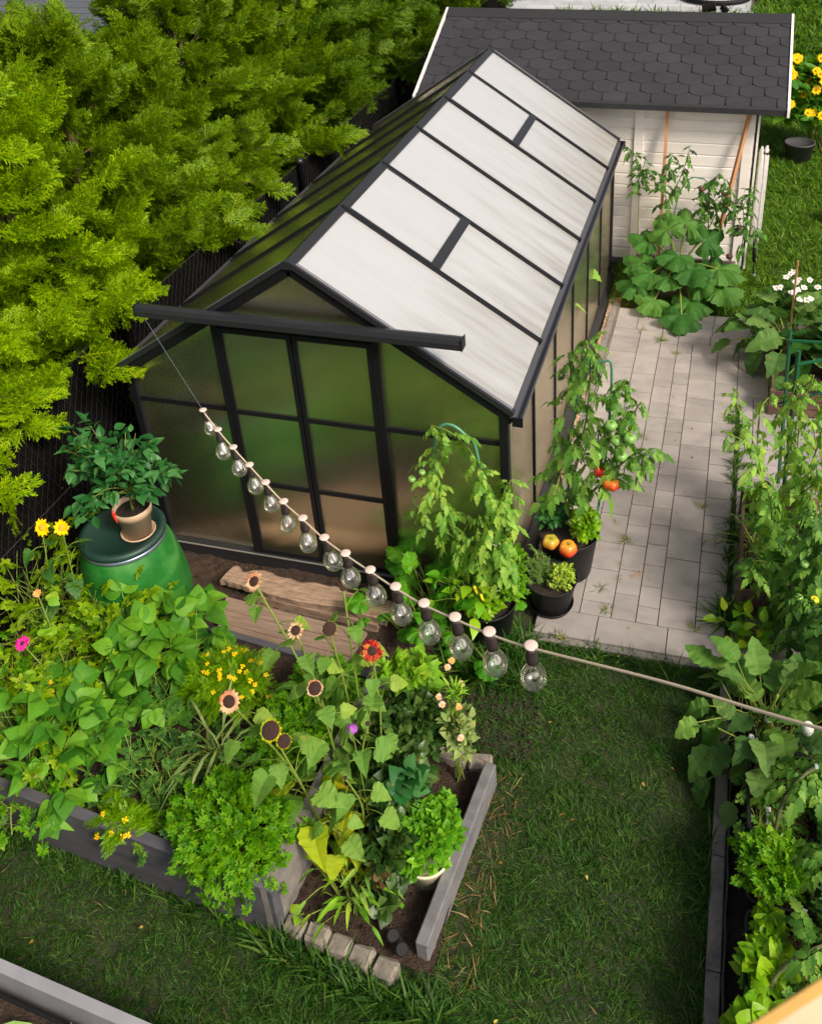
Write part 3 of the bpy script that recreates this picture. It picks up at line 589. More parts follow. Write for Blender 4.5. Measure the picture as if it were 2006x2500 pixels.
def gable(y, s, front):
    mb = MB(); f = .024
    for x in (M1, M3): mb.box((x - .018, y - f, ZP), (x + .018, y + f, roofz(x) - .03))
    mb.box((0, y - .012, 1.105), (M1 - .018, y + .012, 1.135)); mb.box((M3 + .018, y - .012, 1.105), (GW, y + .012, 1.135)); mb.box((M1 + .018, y - .015, 1.645), (M3 - .018, y + .015, 1.685))
    part(mb, 'gable_frame', MT['black'], gh)
    for sg in (-1, 1):
        mb = MB(); a = (HX, y, ZR - .045); b = (HX + sg * (HX + .05), y, roofz(-.05) - .045); mb.beam(a, b, .05, .05); part(mb, 'gable_rafter', MT['black'], gh)
    for (x0, x1) in ((.02, M1 - .018), (M3 + .018, GW - .02)):
        for (z0, z1) in ((ZP, 1.105), (1.135, None)):
            mb = MB(); P = [(x0, y - .004, z0), (x1, y - .004, z0), (x1, y - .004, z1 or roofz(x1) - .05), (x0, y - .004, z1 or roofz(x0) - .05)]; mb.prism(P, (0, .008, 0)); part(mb, 'wall_panel', MT['gable'], gh)
    mb = MB(); mb.prism([(M1 + .018, y - .004, 1.685), (M3 - .018, y - .004, 1.685), (M3 - .018, y - .004, roofz(M3) - .05), (HX, y - .004, ZR - .07), (M1 + .018, y - .004, roofz(M1) - .05)], (0, .008, 0)); part(mb, 'wall_panel', MT['gable'], gh)
    for a_, b_ in (((.03, y + .012, 1.0), (M1 - .02, y + .012, .16)), ((GW - .03, y + .012, .98), (M3 + .02, y + .012, .16))):
        mb = MB(); mb.beam(a_, b_, .006, .022, (0, 0, 1)); part(mb, 'diagonal_brace', MT['black'], gh)
    if front:
        for x0, x1 in ((M1 + .02, M2 - .004), (M2 + .004, M3 - .02)):
            yy = y - .012; mb = MB(); fw = .024
            mb.box((x0, yy - .014, ZP + .005), (x0 + fw, yy + .010, 1.643)); mb.box((x1 - fw, yy - .014, ZP + .005), (x1, yy + .010, 1.643))
            for z in (ZP + .005, .62, 1.105, 1.615): mb.box((x0 + fw, yy - .012, z), (x1 - fw, yy + .008, z + .028))
            d = part(mb, 'door', MT['black'], gh)
            for z0, z1 in ((ZP + .033, .62), (.648, 1.105), (1.133, 1.615)):
                mb = MB(); mb.box((x0 + fw, yy - .006, z0), (x1 - fw, yy + .002, z1)); sub(mb, 'door_panel', MT['gable'], gh, d)
    else:
        mb = MB(); mb.box((M1 + .018, y - .004, ZP), (M3 - .018, y + .004, 1.645)); part(mb, 'wall_panel', MT['gable'], gh)
gable(0, -1, True); gable(GL, 1, False)
for k in range(6):
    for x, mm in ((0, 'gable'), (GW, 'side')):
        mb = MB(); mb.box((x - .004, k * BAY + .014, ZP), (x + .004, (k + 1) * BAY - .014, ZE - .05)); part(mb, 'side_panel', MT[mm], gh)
# roof
XE = HX + .045 + 1.09; run = 1.12
def rp(sg, u, y, h=0):   # point on the roof: u 0 ridge .. 1 eave, h above the surface
    n = np.array([sg * slope, 0, 1]) / math.hypot(slope, 1); return np.array([HX + sg * u * run, y, ZR - u * run * slope]) + n * h
def rpanel(sg, u0, u1, y0, y1, h0=-.008, h1=0.):
    mb = MB(); V = [rp(sg, u, y, h) for u in (u0, u1) for y in (y0, y1) for h in (h0, h1)]; mb.add(V, [(0, 1, 3, 2), (4, 6, 7, 5), (0, 4, 5, 1), (2, 3, 7, 6), (0, 2, 6, 4), (1, 5, 7, 3)]); return mb
Y0, Y1 = -.035, GL + .035
for sg in (1, -1):
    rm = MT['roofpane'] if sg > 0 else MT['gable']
    for k in range(6):
        y0, y1 = max(k * BAY, Y0) + .012, (k + 1) * BAY - .012
        if k == 0: y0 = Y0 + .02
        if k == 5: y1 = Y1 - .02
        vent = (k in (1, 4)) and sg > 0
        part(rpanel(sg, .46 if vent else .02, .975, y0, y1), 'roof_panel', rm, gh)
        if vent:
            fr_ = MB()
            for (a, b, c, d_, h1) in ((.012, .43, y0 - .004, y0 + .020, .014), (.012, .43, y1 - .020, y1 + .004, .014), (.43, .475, y0 - .004, y1 + .004, .018), (.012, .035, y0 + .02, y1 - .02, .012)):
                q = rpanel(sg, a, b, c, d_, .0, h1); fr_.v += q.v; [fr_.f.setdefault(kk, []).extend([z + fr_.n for z in vv]) for kk, vv in q.f.items()]; fr_.n += q.n
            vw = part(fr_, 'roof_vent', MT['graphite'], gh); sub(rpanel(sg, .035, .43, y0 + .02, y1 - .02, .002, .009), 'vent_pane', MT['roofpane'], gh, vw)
    for k in range(7):
        y = [Y0 + .014, *[j * BAY for j in range(1, 6)], Y1 - .014][k]; wd = .017 if k in (0, 6) else .012
        mb = MB(); mb.beam(rp(sg, .0, y, .003), rp(sg, .985, y, .003), wd * 2, .028, (0, 0, 1)); rf = part(mb, 'roof_bar', MT['black'] if 0 < k < 6 else MT['graphite'], gh)
        if k in (0, 6): mb = MB(); mb.beam(rp(sg, .03, y + .004, .0175), rp(sg, .97, y + .004, .0175), .012, .004); sub(mb, 'bar_cap_highlight', plain('bar_cap_highlight_%d_%d' % (k, sg), (.26, .25, .28), .3, .4), gh, rf)  # pale strip on the edge bars, their grey highlight put into its colour
mb = MB(); mb.prism([(HX - .038, Y0 - .005, ZR - .012), (HX, Y0 - .005, ZR + .014), (HX + .038, Y0 - .005, ZR - .012), (HX + .032, Y0 - .005, ZR - .03), (HX - .032, Y0 - .005, ZR - .03)], (0, Y1 - Y0 + .01, 0)); part(mb, 'ridge_beam', MT['graphite'], gh)
for sg in (1, -1):
    e = rp(sg, 1, 0); mb = MB()
    mb.prism([(e[0] - sg * .035, Y0, e[2] - .005), (e[0] - sg * .012, Y0, e[2] - .018), (e[0] - sg * .012, Y0, e[2] - .045), (e[0] + sg * .022, Y0, e[2] - .045), (e[0] + sg * .03, Y0, e[2] - .008), (e[0] + sg * .022, Y0, e[2] - .008), (e[0] + sg * .016, Y0, e[2] - .037), (e[0] - sg * .002, Y0, e[2] - .037), (e[0] - sg * .004, Y0, e[2] - .012), (e[0] - sg * .030, Y0, e[2] + .006)], (0, Y1 - Y0, 0))
    g = part(mb, 'gutter', plain('gutter_metal_%d' % sg, (.10, .10, .115), .28, .5), gh)
    for y in (Y0 - .006, Y1): mb = MB(); mb.box((min(e[0] - .02 * sg, e[0] + .034 * sg), y, e[2] - .052), (max(e[0] - .02 * sg, e[0] + .034 * sg), y + .006, e[2] + .002)); sub(mb, 'end_cap', MT['black'], gh, g)
# sliding door rail in front of the gable
mb = MB(); za = 1.733; mb.prism([(.19, -.105, za + .008), (.19, -.097, za + .030), (.19, -.07, za + .034), (.19, -.045, za + .026), (.19, -.045, za - .022), (.19, -.105, za - .022)], (1.74, 0, 0)); dr = part(mb, 'door_rail', MT['graphite'], gh)
for x in (.187, 1.93): mb = MB(); mb.box((x - .002, -.108, za - .026), (x + .003, -.042, za + .037), 0, .001); sub(mb, 'rail_end_cap', MT['black'], gh, dr)
for x in (M1, M3): mb = MB(); mb.box((x - .02, -.045, za - .02), (x + .02, -.02, za + .02)); sub(mb, 'rail_bracket', MT['black'], gh, dr)

# ============================================================ SHED
SX0, SX1, SY0, SY1, SZ = .50, 3.255, 4.35, 6.30, 1.56
shed = empty('garden_shed', 'white clapboard garden shed with dark scalloped shingle roof behind the greenhouse', 'shed', ((SX0 + SX1) / 2, SY0, 0))
def clap(p0, p1, n, z0, z1, bh=.105, ztop=None):
    mb = MB(); z = z0; p0 = np.array(p0); p1 = np.array(p1); n = np.array(n)
    while z < z1 - .01:
        z2 = min(z + bh, z1); o1, o2 = n * .016, n * .004
        V = [(*(p0 + o1), z + .004), (*(p1 + o1), z + .004), (*(p1 + o1), z2 - .012), (*(p0 + o1), z2 - .012), (*(p1 + o2), z2), (*(p0 + o2), z2), (*(p0 - n * .01), z + .004), (*(p1 - n * .01), z + .004)]
        mb.add(V, [(0, 1, 2, 3), (3, 2, 4, 5), (6, 7, 1, 0)]); z = z2
    return mb
part(clap((SX0, SY0), (SX1, SY0), (0, -1), .06, SZ + .02), 'wall', MT['white_paint'], shed)
part(clap((SX1, SY0), (SX1, SY1), (1, 0), .06, SZ + .02), 'wall', MT['white_paint'], shed)
part(clap((SX0, SY0), (SX0, SY1), (-1, 0), .06, SZ + .02), 'wall', MT['white_paint'], shed)
part(clap((SX0, SY1), (SX1, SY1), (0, 1), .06, SZ + .02), 'wall', MT['white_paint'], shed)
RY = (SY0 + SY1) / 2; RYE, RZE, RZR = 4.165, 1.578, 2.085
for x in (SX0, SX1):
    mb = MB(); mb.prism([(x - .01, SY0, SZ + .02), (x - .01, SY1, SZ + .02), (x - .01, RY, 2.04)], (.02, 0, 0)); part(mb, 'gable_wall', MT['white_paint'], shed)
mb = MB(); mb.box((SX0 - .01, SY0 - .01, 0), (SX1 + .01, SY1 + .01, .06)); part(mb, 'foundation', MT['concrete'], shed)
mb = MB(); mb.box((SX0 - .008, SY0 - .006, .05), (SX1 + .008, SY1 + .006, .062)); 
for x0, x1 in ((2.245, 2.325), (3.165, 3.245)): mb = MB(); mb.box((x0, SY0 - .035, .05), (x1, SY0 - .017, SZ + .01), 0, .002); part(mb, 'trim_board', MT['white_paint'], shed)
mb = MB(); mb.box((SX1 + .017, SY0 - .03, .05), (SX1 + .034, SY0 + .08, SZ + .01), 0, .002); part(mb, 'trim_board', MT['white_paint'], shed)
for x0 in (1.28,): mb = MB(); mb.box((x0, SY0 - .035, .05), (x0 + .08, SY0 - .017, SZ + .01), 0, .002); part(mb, 'trim_board', MT['white_paint'], shed)
rx0, rx1 = .315, 3.485; sl_ = (RZR - RZE) / (RY - RYE)
roof = MB(); yb = 2 * RY - RYE
roof.prism([(rx0, RYE, RZE), (rx0, RY, RZR), (rx0, yb, RZE), (rx0, yb, RZE - .03), (rx0, RY, RZR - .03), (rx0, RYE, RZE - .03)], (rx1 - rx0, 0, 0))
rfo = part(roof, 'roof', MT['felt'], shed)
mb = MB(); L_ = math.hypot(RY - RYE, RZR - RZE); rows = 9; tabw = .205; rh = (L_ - .06) / rows
for sgn in (1, -1):
    for r_ in range(rows):
        u1 = .012 + r_ * rh; off = (r_ % 2) * tabw / 2; n_t = int((rx1 - rx0) / tabw) + 2
        for k in range(n_t):
            xa, xb = rx0 + .01 + k * tabw - off, rx0 + .01 + (k + 1) * tabw - off; xa2, xb2 = max(xa + .005, rx0 + .004), min(xb - .005, rx1 - .004)
            if xb2 - xa2 < .02: continue
            pts = []
            for q in range(9):
                x = xa + .005 + (xb - xa - .01) * q / 8
                x = min(max(x, xa2), xb2); fr_ = (x - (xa + xb) / 2) / (tabw / 2); pts.append((x, u1 + .042 * min(1, abs(fr_)) ** 2.2))
            top = u1 + rh * 1.0 + .03; jit = random.uniform(0, .0015)
            def P3(x, u, h): return (x, (RYE + u * (RY - RYE) / L_) if sgn > 0 else (yb - u * (RY - RYE) / L_), RZE + u * (RZR - RZE) / L_ + h)
            low = [P3(x, u, .0095 + jit) for x, u in pts]; up = [P3(xb2, top, .0035 + jit), P3(xa2, top, .0035 + jit)]; und = [P3(x, u, .002) for x, u in pts]
            n9 = len(low); Vv = low + up + und; F = [tuple(range(n9)) + (n9, n9 + 1)] + [(i + 1, i, n9 + 2 + i, n9 + 3 + i) for i in range(n9 - 1)]
            mb.add(Vv, F)
sub(mb, 'shingles', MT['shingle'], shed, rfo)
mb = MB(); mb.prism([(rx0 - .004, RY - .12, RZR - .12 * sl_ + .014), (rx0 - .004, RY, RZR + .022), (rx0 - .004, RY + .12, RZR - .12 * sl_ + .014), (rx0 - .004, RY, RZR + .010)], (rx1 - rx0 + .008, 0, 0)); sub(mb, 'ridge_cap', MT['felt'], shed, rfo)
mb = MB(); mb.prism([(rx0, RYE - .006, RZE + .012), (rx0, RYE + .03, RZE + .026), (rx0, RYE - .006, RZE - .035)], (rx1 - rx0, 0, 0)); sub(mb, 'drip_edge', MT['felt'], shed, rfo)
for x in (rx0 - .022, rx1 + .002):
    for a, b in ((RYE - .02, RY), (yb + .02, RY)):
        mb = MB(); za_ = RZE - .02 * sl_; mb.prism([(x, a, za_ + .022), (x, b, RZR + .022), (x, b, RZR - .035), (x, a, za_ - .035)], (.02, 0, 0)); sub(mb, 'bargeboard', MT['white_paint'], shed, rfo)
# leaning canes
def cane(name, label, a, b, w_, m, group=None, h=None):
    mb = MB(); mb.beam(a, b, w_, h or w_); o = mb.build(name, MT[m], None, loc=a); tag(o, label, 'stake', group); return o
cane('wooden_stake', 'orange wooden stake leaning upright on the white shed wall behind the courgette', (2.53, 4.10, .05), (2.52, 4.30, 1.56), .028, 'wood_new', 'wooden stakes against the shed')
cane('wooden_stake', 'slanting orange wooden stake leaning on the shed wall near its right corner', (2.97, 4.12, .05), (3.205, 4.30, 1.56), .028, 'wood_new', 'wooden stakes against the shed')

# ============================================================ FENCE
FXX = -.35
fn = empty('mesh_fence', 'black wire mesh fence with dark privacy screen below the hedge', 'fence', (FXX, -2.5, 0))
mb = MB(); mb.box((FXX - .02, -3.2, .0), (FXX - .012, 10.5, 1.30)); part(mb, 'privacy_screen', MT['screen'], fn)
mb = MB(); h = 1.33; s = .055
def wire(a, b, r_=.0016):
    a = np.array(a, float); b = np.array(b, float); d = (b - a) / np.linalg.norm(b - a); x = np.array([1, 0, 0.]); y = np.cross(d, x); V = []
    for p in (a, b): V += [p + r_ * x, p + r_ * (-.5 * x + .87 * y), p + r_ * (-.5 * x - .87 * y)]
    mb.add(V, [(0, 1, 4, 3), (1, 2, 5, 4), (2, 0, 3, 5)])
y = -3.2
while y < 6:
    for sg in (-1, 1):
        # chain-link: zigzag wires
        zz = np.arange(0, h, s); yy = y + sg * (np.arange(len(zz)) % 2) * s * .5
        P = np.stack([np.full(len(zz), FXX + sg * .001), yy + (0 if sg > 0 else s * 0), zz], 1); mb.tube(P, .0016, 3, cap=False)
    y += s * .98
for z in (.02, .66, 1.33): mb.tube([(FXX, -3.2, z), (FXX, 10.4, z)], .003, 4)
part(mb, 'chain_link', plain('galvanised_dark_wire', (.03, .029, .028), .5, .2), fn)
for y in (-2.1, .45, 3.0, 5.5, 8.0):
    mb = MB(); mb.lathe([(.001, 0), (.026, 0), (.026, 1.35), (.032, 1.352), (.032, 1.378), (.018, 1.39), (.001, 1.392)], (FXX + .03, y, 0), 16); part(mb, 'post', MT['graphite'], fn, True)

# ============================================================ RAISED BEDS AND EDGING
bedA = empty('raised_bed', 'large dark grey raised bed full of beans, parsley and flowers', 'raised bed', (.6, -1.4, 0))
def wallprism(a, b, thick, z1, side, lean=0.0):
    a = np.array(a); b = np.array(b); d = (b - a) / np.linalg.norm(b - a); n = np.array([d[1], -d[0]]) * side   # outward
    P = [(*(a), 0), (*(b), 0), (*(b + n * lean), z1), (*(a + n * lean), z1)]; mb = MB(); I = [(*(p[:2] - np.array([*n]) * thick), p[2]) for p in P]
    mb.add(P + I, [(0, 1, 2, 3), (7, 6, 5, 4), (3, 2, 6, 7), (0, 3, 7, 4), (1, 5, 6, 2), (0, 4, 5, 1)]); return mb
AFR, AFL, ARR, ARL = (1.60, -1.935), (-.62, -1.715), (1.66, -.80), (-.33, -.60)
part(wallprism(AFL, AFR, .045, .315, 1), 'front_board', MT['plank_grey'], bedA)
part(wallprism((AFR[0], AFR[1] + .001), ARR, .05, .31, 1), 'side_board', MT['concrete_edge'], bedA, label='brownish concrete side board')
part(wallprism((ARR[0] - .05, ARR[1]), ARL, .035, .24, 1), 'rear_board', MT['plank_grey'], bedA)
def soilpoly(pts, z, m, name, root, n=60):
    P = np.array(pts); c = P.mean(0); mb = MB(); k = 40; us = np.linspace(0, 1, k); a, b, c_, d = P
    U, W = np.meshgrid(us, us); XY = ((1 - U) * (1 - W))[..., None] * a + (U * (1 - W))[..., None] * b + (U * W)[..., None] * c_ + ((1 - U) * W)[..., None] * d
    Z = z + rng.normal(0, .006, U.shape); V = np.concatenate([XY, Z[..., None]], -1).reshape(-1, 3); i = (np.arange(k - 1)[:, None] * k + np.arange(k - 1)[None]).ravel(); mb.add(V, np.stack([i, i + 1, i + k + 1, i + k], 1)); return part(mb, name, m, root, True)
soilpoly([(AFL[0] + .02, AFL[1] + .05), (AFR[0] - .055, AFR[1] + .05), (ARR[0] - .055, ARR[1] - .04), (ARL[0], ARL[1] - .04)], .225, MT['soil'], 'soil_fill', bedA)
mb = MB(); mb.tube(smoothpath([(-.2, -1.5, .245), (.4, -1.62, .25), (.95, -1.55, .24), (1.45, -1.78, .25)], 8), .009, 8); hs_ = mb.build('drip_hose', MT['rubber'], None, True, loc=(.6, -1.6, .24)); tag(hs_, 'black drip hose lying on the soil of the large raised bed', 'hose')
# bed B (low): soil, small stones and a long concrete edging
soilB = MB(); xs = np.arange(1.60, 2.24, .02); ys = np.arange(-1.94, -.98, .02); gx, gy = np.meshgrid(xs, ys); V = np.stack([gx, gy, .035 + rng.normal(0, .006, gx.shape)], -1).reshape(-1, 3); nx = len(xs)
i = (np.arange(len(ys) - 1)[:, None] * nx + np.arange(nx - 1)[None]).ravel(); soilB.add(V, np.stack([i, i + 1, i + nx + 1, i + nx], 1)); struct(soilB, 'flower_bed_soil', MT['soil'], True)
def rockblock(name, label, c, sz, rz, m, cat, group=None):
    mb = MB(); mb.box((-sz[0] / 2, -sz[1] / 2, 0), (sz[0] / 2, sz[1] / 2, sz[2]), 0, .012); V = mb.v[0]; V += rng.normal(0, .0025, V.shape)
    o = mb.build(name, MT[m], None); o.location = c; o.rotation_euler = (rng.normal(0, .03), rng.normal(0, .03), rz); return tag(o, label, cat, group)
names = ['grey edging stone touching the raised bed corner', 'second edging stone from the raised bed corner, slightly taller', 'middle stone of the front row edging the flower bed', 'edging stone beside the two black spotlights, left of the end stone', 'end stone of the front row next to the long concrete kerb']
for k in range(5): rockblock('edging_stone', names[k], (1.655 + .102 * k, -1.905 - .016 * k, -.015), (.096, .075, .085 + .01 * (k == 1)), -.12 + random.uniform(-.05, .05), 'stone', 'stone', 'small stones in front of the flower bed')
rockblock('edging_stone', 'flat rear edging stone behind the rose bushes', (1.87, -1.0, -.01), (.15, .09, .08), .1, 'stone', 'stone', 'flat stones behind the flower bed'); rockblock('edging_stone', 'flat rear edging stone under the pale zinnia', (2.05, -1.02, -.01), (.17, .09, .085), -.1, 'stone', 'stone', 'flat stones behind the flower bed')
rockblock('edging_stone', 'flat rear edging stone at the top end of the long concrete kerb', (2.2, -1.03, -.01), (.11, .08, .08), .2, 'stone', 'stone', 'flat stones behind the flower bed')
mb = MB(); mb.box((-.027, -.41, 0), (.027, .41, .155), 0, .006); o = mb.build('edging_kerb', MT['concrete'], None); o.location = (2.227, -1.49, -.01); o.rotation_euler = (0, 0, rad(-5.2)); tag(o, 'long grey concrete kerb on the right edge of the flower bed', 'kerb')
# bed at the bottom left corner
bl = empty('raised_bed', 'raised bed with a pale grey rim in the near left corner', 'raised bed', (.6, -2.6, 0))
part(wallprism((-.6, -2.27), (2.2, -2.515), .040, .30, -1), 'front_board', mat('pale_rim', (.26, .26, .29), (.20, .20, .225), .6, 6), bl); soilpoly([(-.6, -2.33), (2.2, -2.575), (2.2, -3.3), (-.6, -3.3)], .20, MT['soil'], 'soil_fill', bl)
mb = MB(); mb.tube(smoothpath([(.2, -2.40, .215), (.8, -2.47, .225), (1.5, -2.53, .22)], 8), .008, 8); tag(mb.build('drip_hose', MT['rubber'], None, True, loc=(.8, -2.46, .2)), 'black drip hose inside the near left corner bed', 'hose')
# right-hand bed: black-lined strip with edging and straw-filled tubs
mb = MB(); y = -2.6
while y < -.25: mb.box((3.262, y, -.01), (3.318, min(y + .46, -.25), .030), 0, .004); y += .464
o = mb.build('edging_strip', MT['concrete_edge'], None); tag(o, 'narrow grey concrete strip between the lawn and the tub bed', 'kerb')
mb = MB(); P = []
for k, y in enumerate(np.linspace(-2.6, -.25, 30)): P.append((3.322 + .003 * sin(k * 2.1), y, .045 + .006 * sin(k * 1.3)))
P = np.array(P); V = np.vstack([P + [0, 0, -.05], P, P + [.012, 0, .004], P + [.02, 0, -.05]]); n = len(P); i = np.arange(n - 1); mb.add(V, np.concatenate([np.stack([i + a * n, i + 1 + a * n, i + 1 + (a + 1) * n, i + (a + 1) * n], 1) for a in range(3)]))
tag(mb.build('pond_liner', MT['tarp'], None, True), 'black plastic liner edge along the tub bed', 'liner')
struct(sheet('x', [(3.338, -2.7), (4.6, -.25)], .006, None, .004), 'bed_soil', MT['soil_dark'], True)
def tub(label, y0, y1, x0=3.392, x1=3.655):
    r = empty('planter_tub', label, 'planter', ((x0 + x1) / 2, (y0 + y1) / 2, 0), 'black rectangular tubs in a row on the right')
    def ring(x0, x1, y0, y1, z, rc=.045, n=6):
        out = []
        for cx, cy, a0 in ((x1 - rc, y1 - rc, 0), (x0 + rc, y1 - rc, 90), (x0 + rc, y0 + rc, 180), (x1 - rc, y0 + rc, 270)):
            for k in range(n + 1): a = rad(a0 + 90 * k / n); out.append((cx + rc * cos(a), cy + rc * sin(a), z))
        return np.array(out)
    mb = MB(); prof = [(.03, 0), (.012, .1), (0, .235)]; rs = [ring(x0 + d, x1 - d, y0 + d, y1 - d, z) for d, z in prof] + [ring(x0 + .012, x1 - .012, y0 + .012, y1 - .012, .235), ring(x0 + .02, x1 - .02, y0 + .02, y1 - .02, .15)]
    n = len(rs[0]); F = [(j * n + i, j * n + (i + 1) % n, j * n + n + (i + 1) % n, j * n + n + i) for j in range(4) for i in range(n)]; mb.add(np.vstack(rs), F); part(mb, 'tub_body', MT['rubber'], r)
    mb = MB(); q = ring(x0, x1, y0, y1, .24); mb.tube(np.vstack([q, q[:2]]), .0085, 8, cap=False); part(mb, 'rim', MT['plastic_black'], r, True)
    soilpoly([(x0 + .02, y0 + .02), (x1 - .02, y0 + .02), (x1 - .02, y1 - .02), (x0 + .02, y1 - .02)], .19, MT['soil'], 'soil_fill', r)
    n = 260; mb = MB(); P = np.stack([rng.uniform(x0 + .03, x1 - .03, n), rng.uniform(y0 + .03, y1 - .03, n), rng.uniform(.195, .215, n)], 1); a = rng.uniform(0, pi, n); D = np.stack([np.cos(a), np.sin(a), rng.normal(0, .12, n)], 1)
    mb.inst((np.array([(-.5, 0, 0), (.5, 0, 0), (.5, 1, 0), (-.5, 1, 0)]) * [.035, 1, 1], [np.array([[0, 1, 2, 3]])]), frames(D, None, rng.uniform(.03, .09, n)), P - D * .03)
    s_ = part(mb, 'straw_mulch', MT['straw'], r); s_['kind'] = 'stuff'
tub('black tub with straw mulch and two seedlings below the aubergine', -1.225, -.80); tub('black tub with parsley and basil, second from the aubergine', -1.50, -1.25); tub('black tub holding bright lettuce-like basil, third from the aubergine', -1.86, -1.525); tub('nearest black tub at the bottom right corner', -2.25, -1.885)
for k, (x0, x1, y0, y1) in enumerate(((3.335, 3.75, .17, .98), (3.51, 3.95, 2.12, 2.96))):
    c = empty('planter_crate', ['dark wooden crate planter under the tall tomatoes beside the paving', 'dark wooden crate planter under the far aubergine'][k], 'crate', ((x0 + x1) / 2, (y0 + y1) / 2, .02), 'dark wooden crate planters')
    for a, b in (((x0, y0), (x0, y1)), ((x1, y0), (x1, y1)), ((x0, y0), (x1, y0)), ((x0, y1), (x1, y1))):
        for z in (.06, .125, .19): mb = MB(); mb.beam((*a, z), (*b, z), .014, .055); part(mb, 'slat', MT['crate'], c)
    for x in (x0, x1):
        for y in (y0, y1): mb = MB(); mb.box((x - .018, y - .018, .02), (x + .018, y + .018, .225)); part(mb, 'corner_post', MT['crate'], c)
    soilpoly([(x0 + .01, y0 + .01), (x1 - .01, y0 + .01), (x1 - .01, y1 - .01), (x0 + .01, y1 - .01)], .12, MT['soil_dark'], 'soil_fill', c)
# planks in front of the greenhouse door
pl = MB(); L0 = np.array([.50, -.20]); L1 = np.array([1.50, -.27]); n = 40; d = L1 - L0
top, bot = [], []
for k in range(n + 1):
    t_ = k / n; p = L0 + d * t_; wv = .01 * sin(t_ * 13) + .006 * sin(t_ * 41) + random.uniform(-.004, .004); notch = .05 * math.exp(-((t_ - .07) / .05) ** 2)
    top.append((p[0] + .008 * (k == 0), p[1] + .07 - notch + wv)); bot.append((p[0] - .035 * (1 - t_), p[1] - .085 + .012 * sin(t_ * 9 + 1) + random.uniform(-.004, .004)))
V = []; F = []
for k in range(n + 1):
    for j in range(7):
        f_ = j / 6; x = bot[k][0] * (1 - f_) + top[k][0] * f_; y = bot[k][1] * (1 - f_) + top[k][1] * f_; V.append((x, y, .098 + .01 * sin(f_ * pi) + random.uniform(-.002, .002) - .02 * (f_ == 1)))
for k in range(n):
    for j in range(6): a = k * 7 + j; F.append((a, a + 7, a + 8, a + 1))
nv = len(V)
V += [(v[0], v[1], .06) for v in V[:]]
F += [(k * 7, nv + k * 7, nv + (k + 1) * 7, (k + 1) * 7) for k in range(n)] + [(k * 7 + 6, (k + 1) * 7 + 6, nv + (k + 1) * 7 + 6, nv + k * 7 + 6) for k in range(n)] + [(j, j + 1, nv + j + 1, nv + j) for j in range(6)] + [(n * 7 + j, nv + n * 7 + j, nv + n * 7 + j + 1, n * 7 + j + 1) for j in range(6)]
pl.add(V, F); o = pl.build('plank', MT['wood_old'], None, loc=(1.0, -.25, .05)); tag(o, 'rough weathered plank with a broken end in front of the greenhouse door', 'plank')
mb = MB(); mb.beam((.68, -.27, .03), (1.45, -.32, .03), .09, .06); tag(mb.build('timber_block', MT['wood_old'], None, loc=(1., -.28, .03)), 'flat timber supporting the weathered plank from below', 'timber')
lidp = empty('board_platform', 'brown four-board wooden platform lying on the soil before the greenhouse', 'platform', (1.0, -.55, 0))
A_, B_ = np.array([.555, -.375]), np.array([1.42, -.44]); C_, D_ = np.array([.655, -.735]), np.array([1.36, -.80])
for k in range(4):
    f0, f1 = k / 4 + .006, (k + 1) / 4 - .006; q = [A_ + (C_ - A_) * f0, A_ + (C_ - A_) * f1, B_ + (D_ - B_) * f1, B_ + (D_ - B_) * f0]; mb = MB(); mb.prism([(*p, .062 + .001 * k) for p in q], (0, 0, .026)); part(mb, 'board', MT['wood_board'], lidp)
mb = MB()
for t_ in (.15, .8): a = A_ + (B_ - A_) * t_; b = C_ + (D_ - C_) * t_; mb.beam((*a, .036), (*b, .036), .06, .05)
part(mb, 'batten', MT['crate'], lidp)

# ============================================================ HEDGE
def thuja_meshes(seed, H, R, nb):
    r = np.random.default_rng(seed); global rng; keep = rng; rng = r
    tk = MB(); P = [(0, 0, 0), (.03, .02, H * .4), (-.02, .03, H * .75), (0, 0, H * .97)]; tk.tube(smoothpath(P, 6), np.linspace(.05, .008, 19), 7)
    cr = MB(); A, D, N, Sz = [], [], [], []
    for k in range(nb):
        h = H * (.12 + .85 * ((k + r.uniform(0, 1)) / nb) ** .9); az = k * 2.39996 + r.normal(0, .3); l = R * (1 - (h / H) ** 2.6 * .78) * r.choice([.55, .8, 1.0, 1.12, 1.25]); l = min(l, .46) if h < 1.3 else l
        el = .25 + .75 * (h / H) + r.normal(0, .14) - (.38 if 1.52 < h < 2.2 else 0); l *= 1.08 if 1.52 < h < 2.2 else 1; d = np.array([cos(az) * cos(el), sin(az) * cos(el), sin(el)]); s0 = np.array([0, 0, max(.1, h - l * .45)])
        tip = s0 + d * l * 1.05; hor = np.array([cos(az), sin(az), 0]); path = smoothpath([s0, s0 + d * l * .5 + [0, 0, .02], tip - [0, 0, .05 * l]], 5)
        tk.tube(path, np.linspace(.008, .002, len(path)), 4, cap=False)
        m = 15; t = r.uniform(.30, 1.08, m) ** .8; side = np.where(np.arange(m) % 2 == 0, 1, -1); pt = s0 + np.outer(t, tip - s0); perp = np.cross(d, [0, 0, 1]); perp /= np.linalg.norm(perp)
        dd = d[None] * .75 + perp[None] * (side * r.uniform(.25, 1.0, m))[:, None] + [0, 0, .22] + r.normal(0, .18, (m, 3)); dd[:, 2] -= .35 * r.uniform(0, 1, m)
        A.append(pt); D.append(dd); N.append([0, 0, .6] + hor * .6 + r.normal(0, .45, (m, 3))); Sz.append(r.uniform(.13, .29, m) * (1.1 - .2 * h / H))
    A = np.vstack(A); D = np.vstack(D); N = np.vstack(N); Sz = np.concatenate(Sz); pick(cr, 'thuja', frames(D, N, Sz), A); rng = keep
    return tk, cr
variants = []
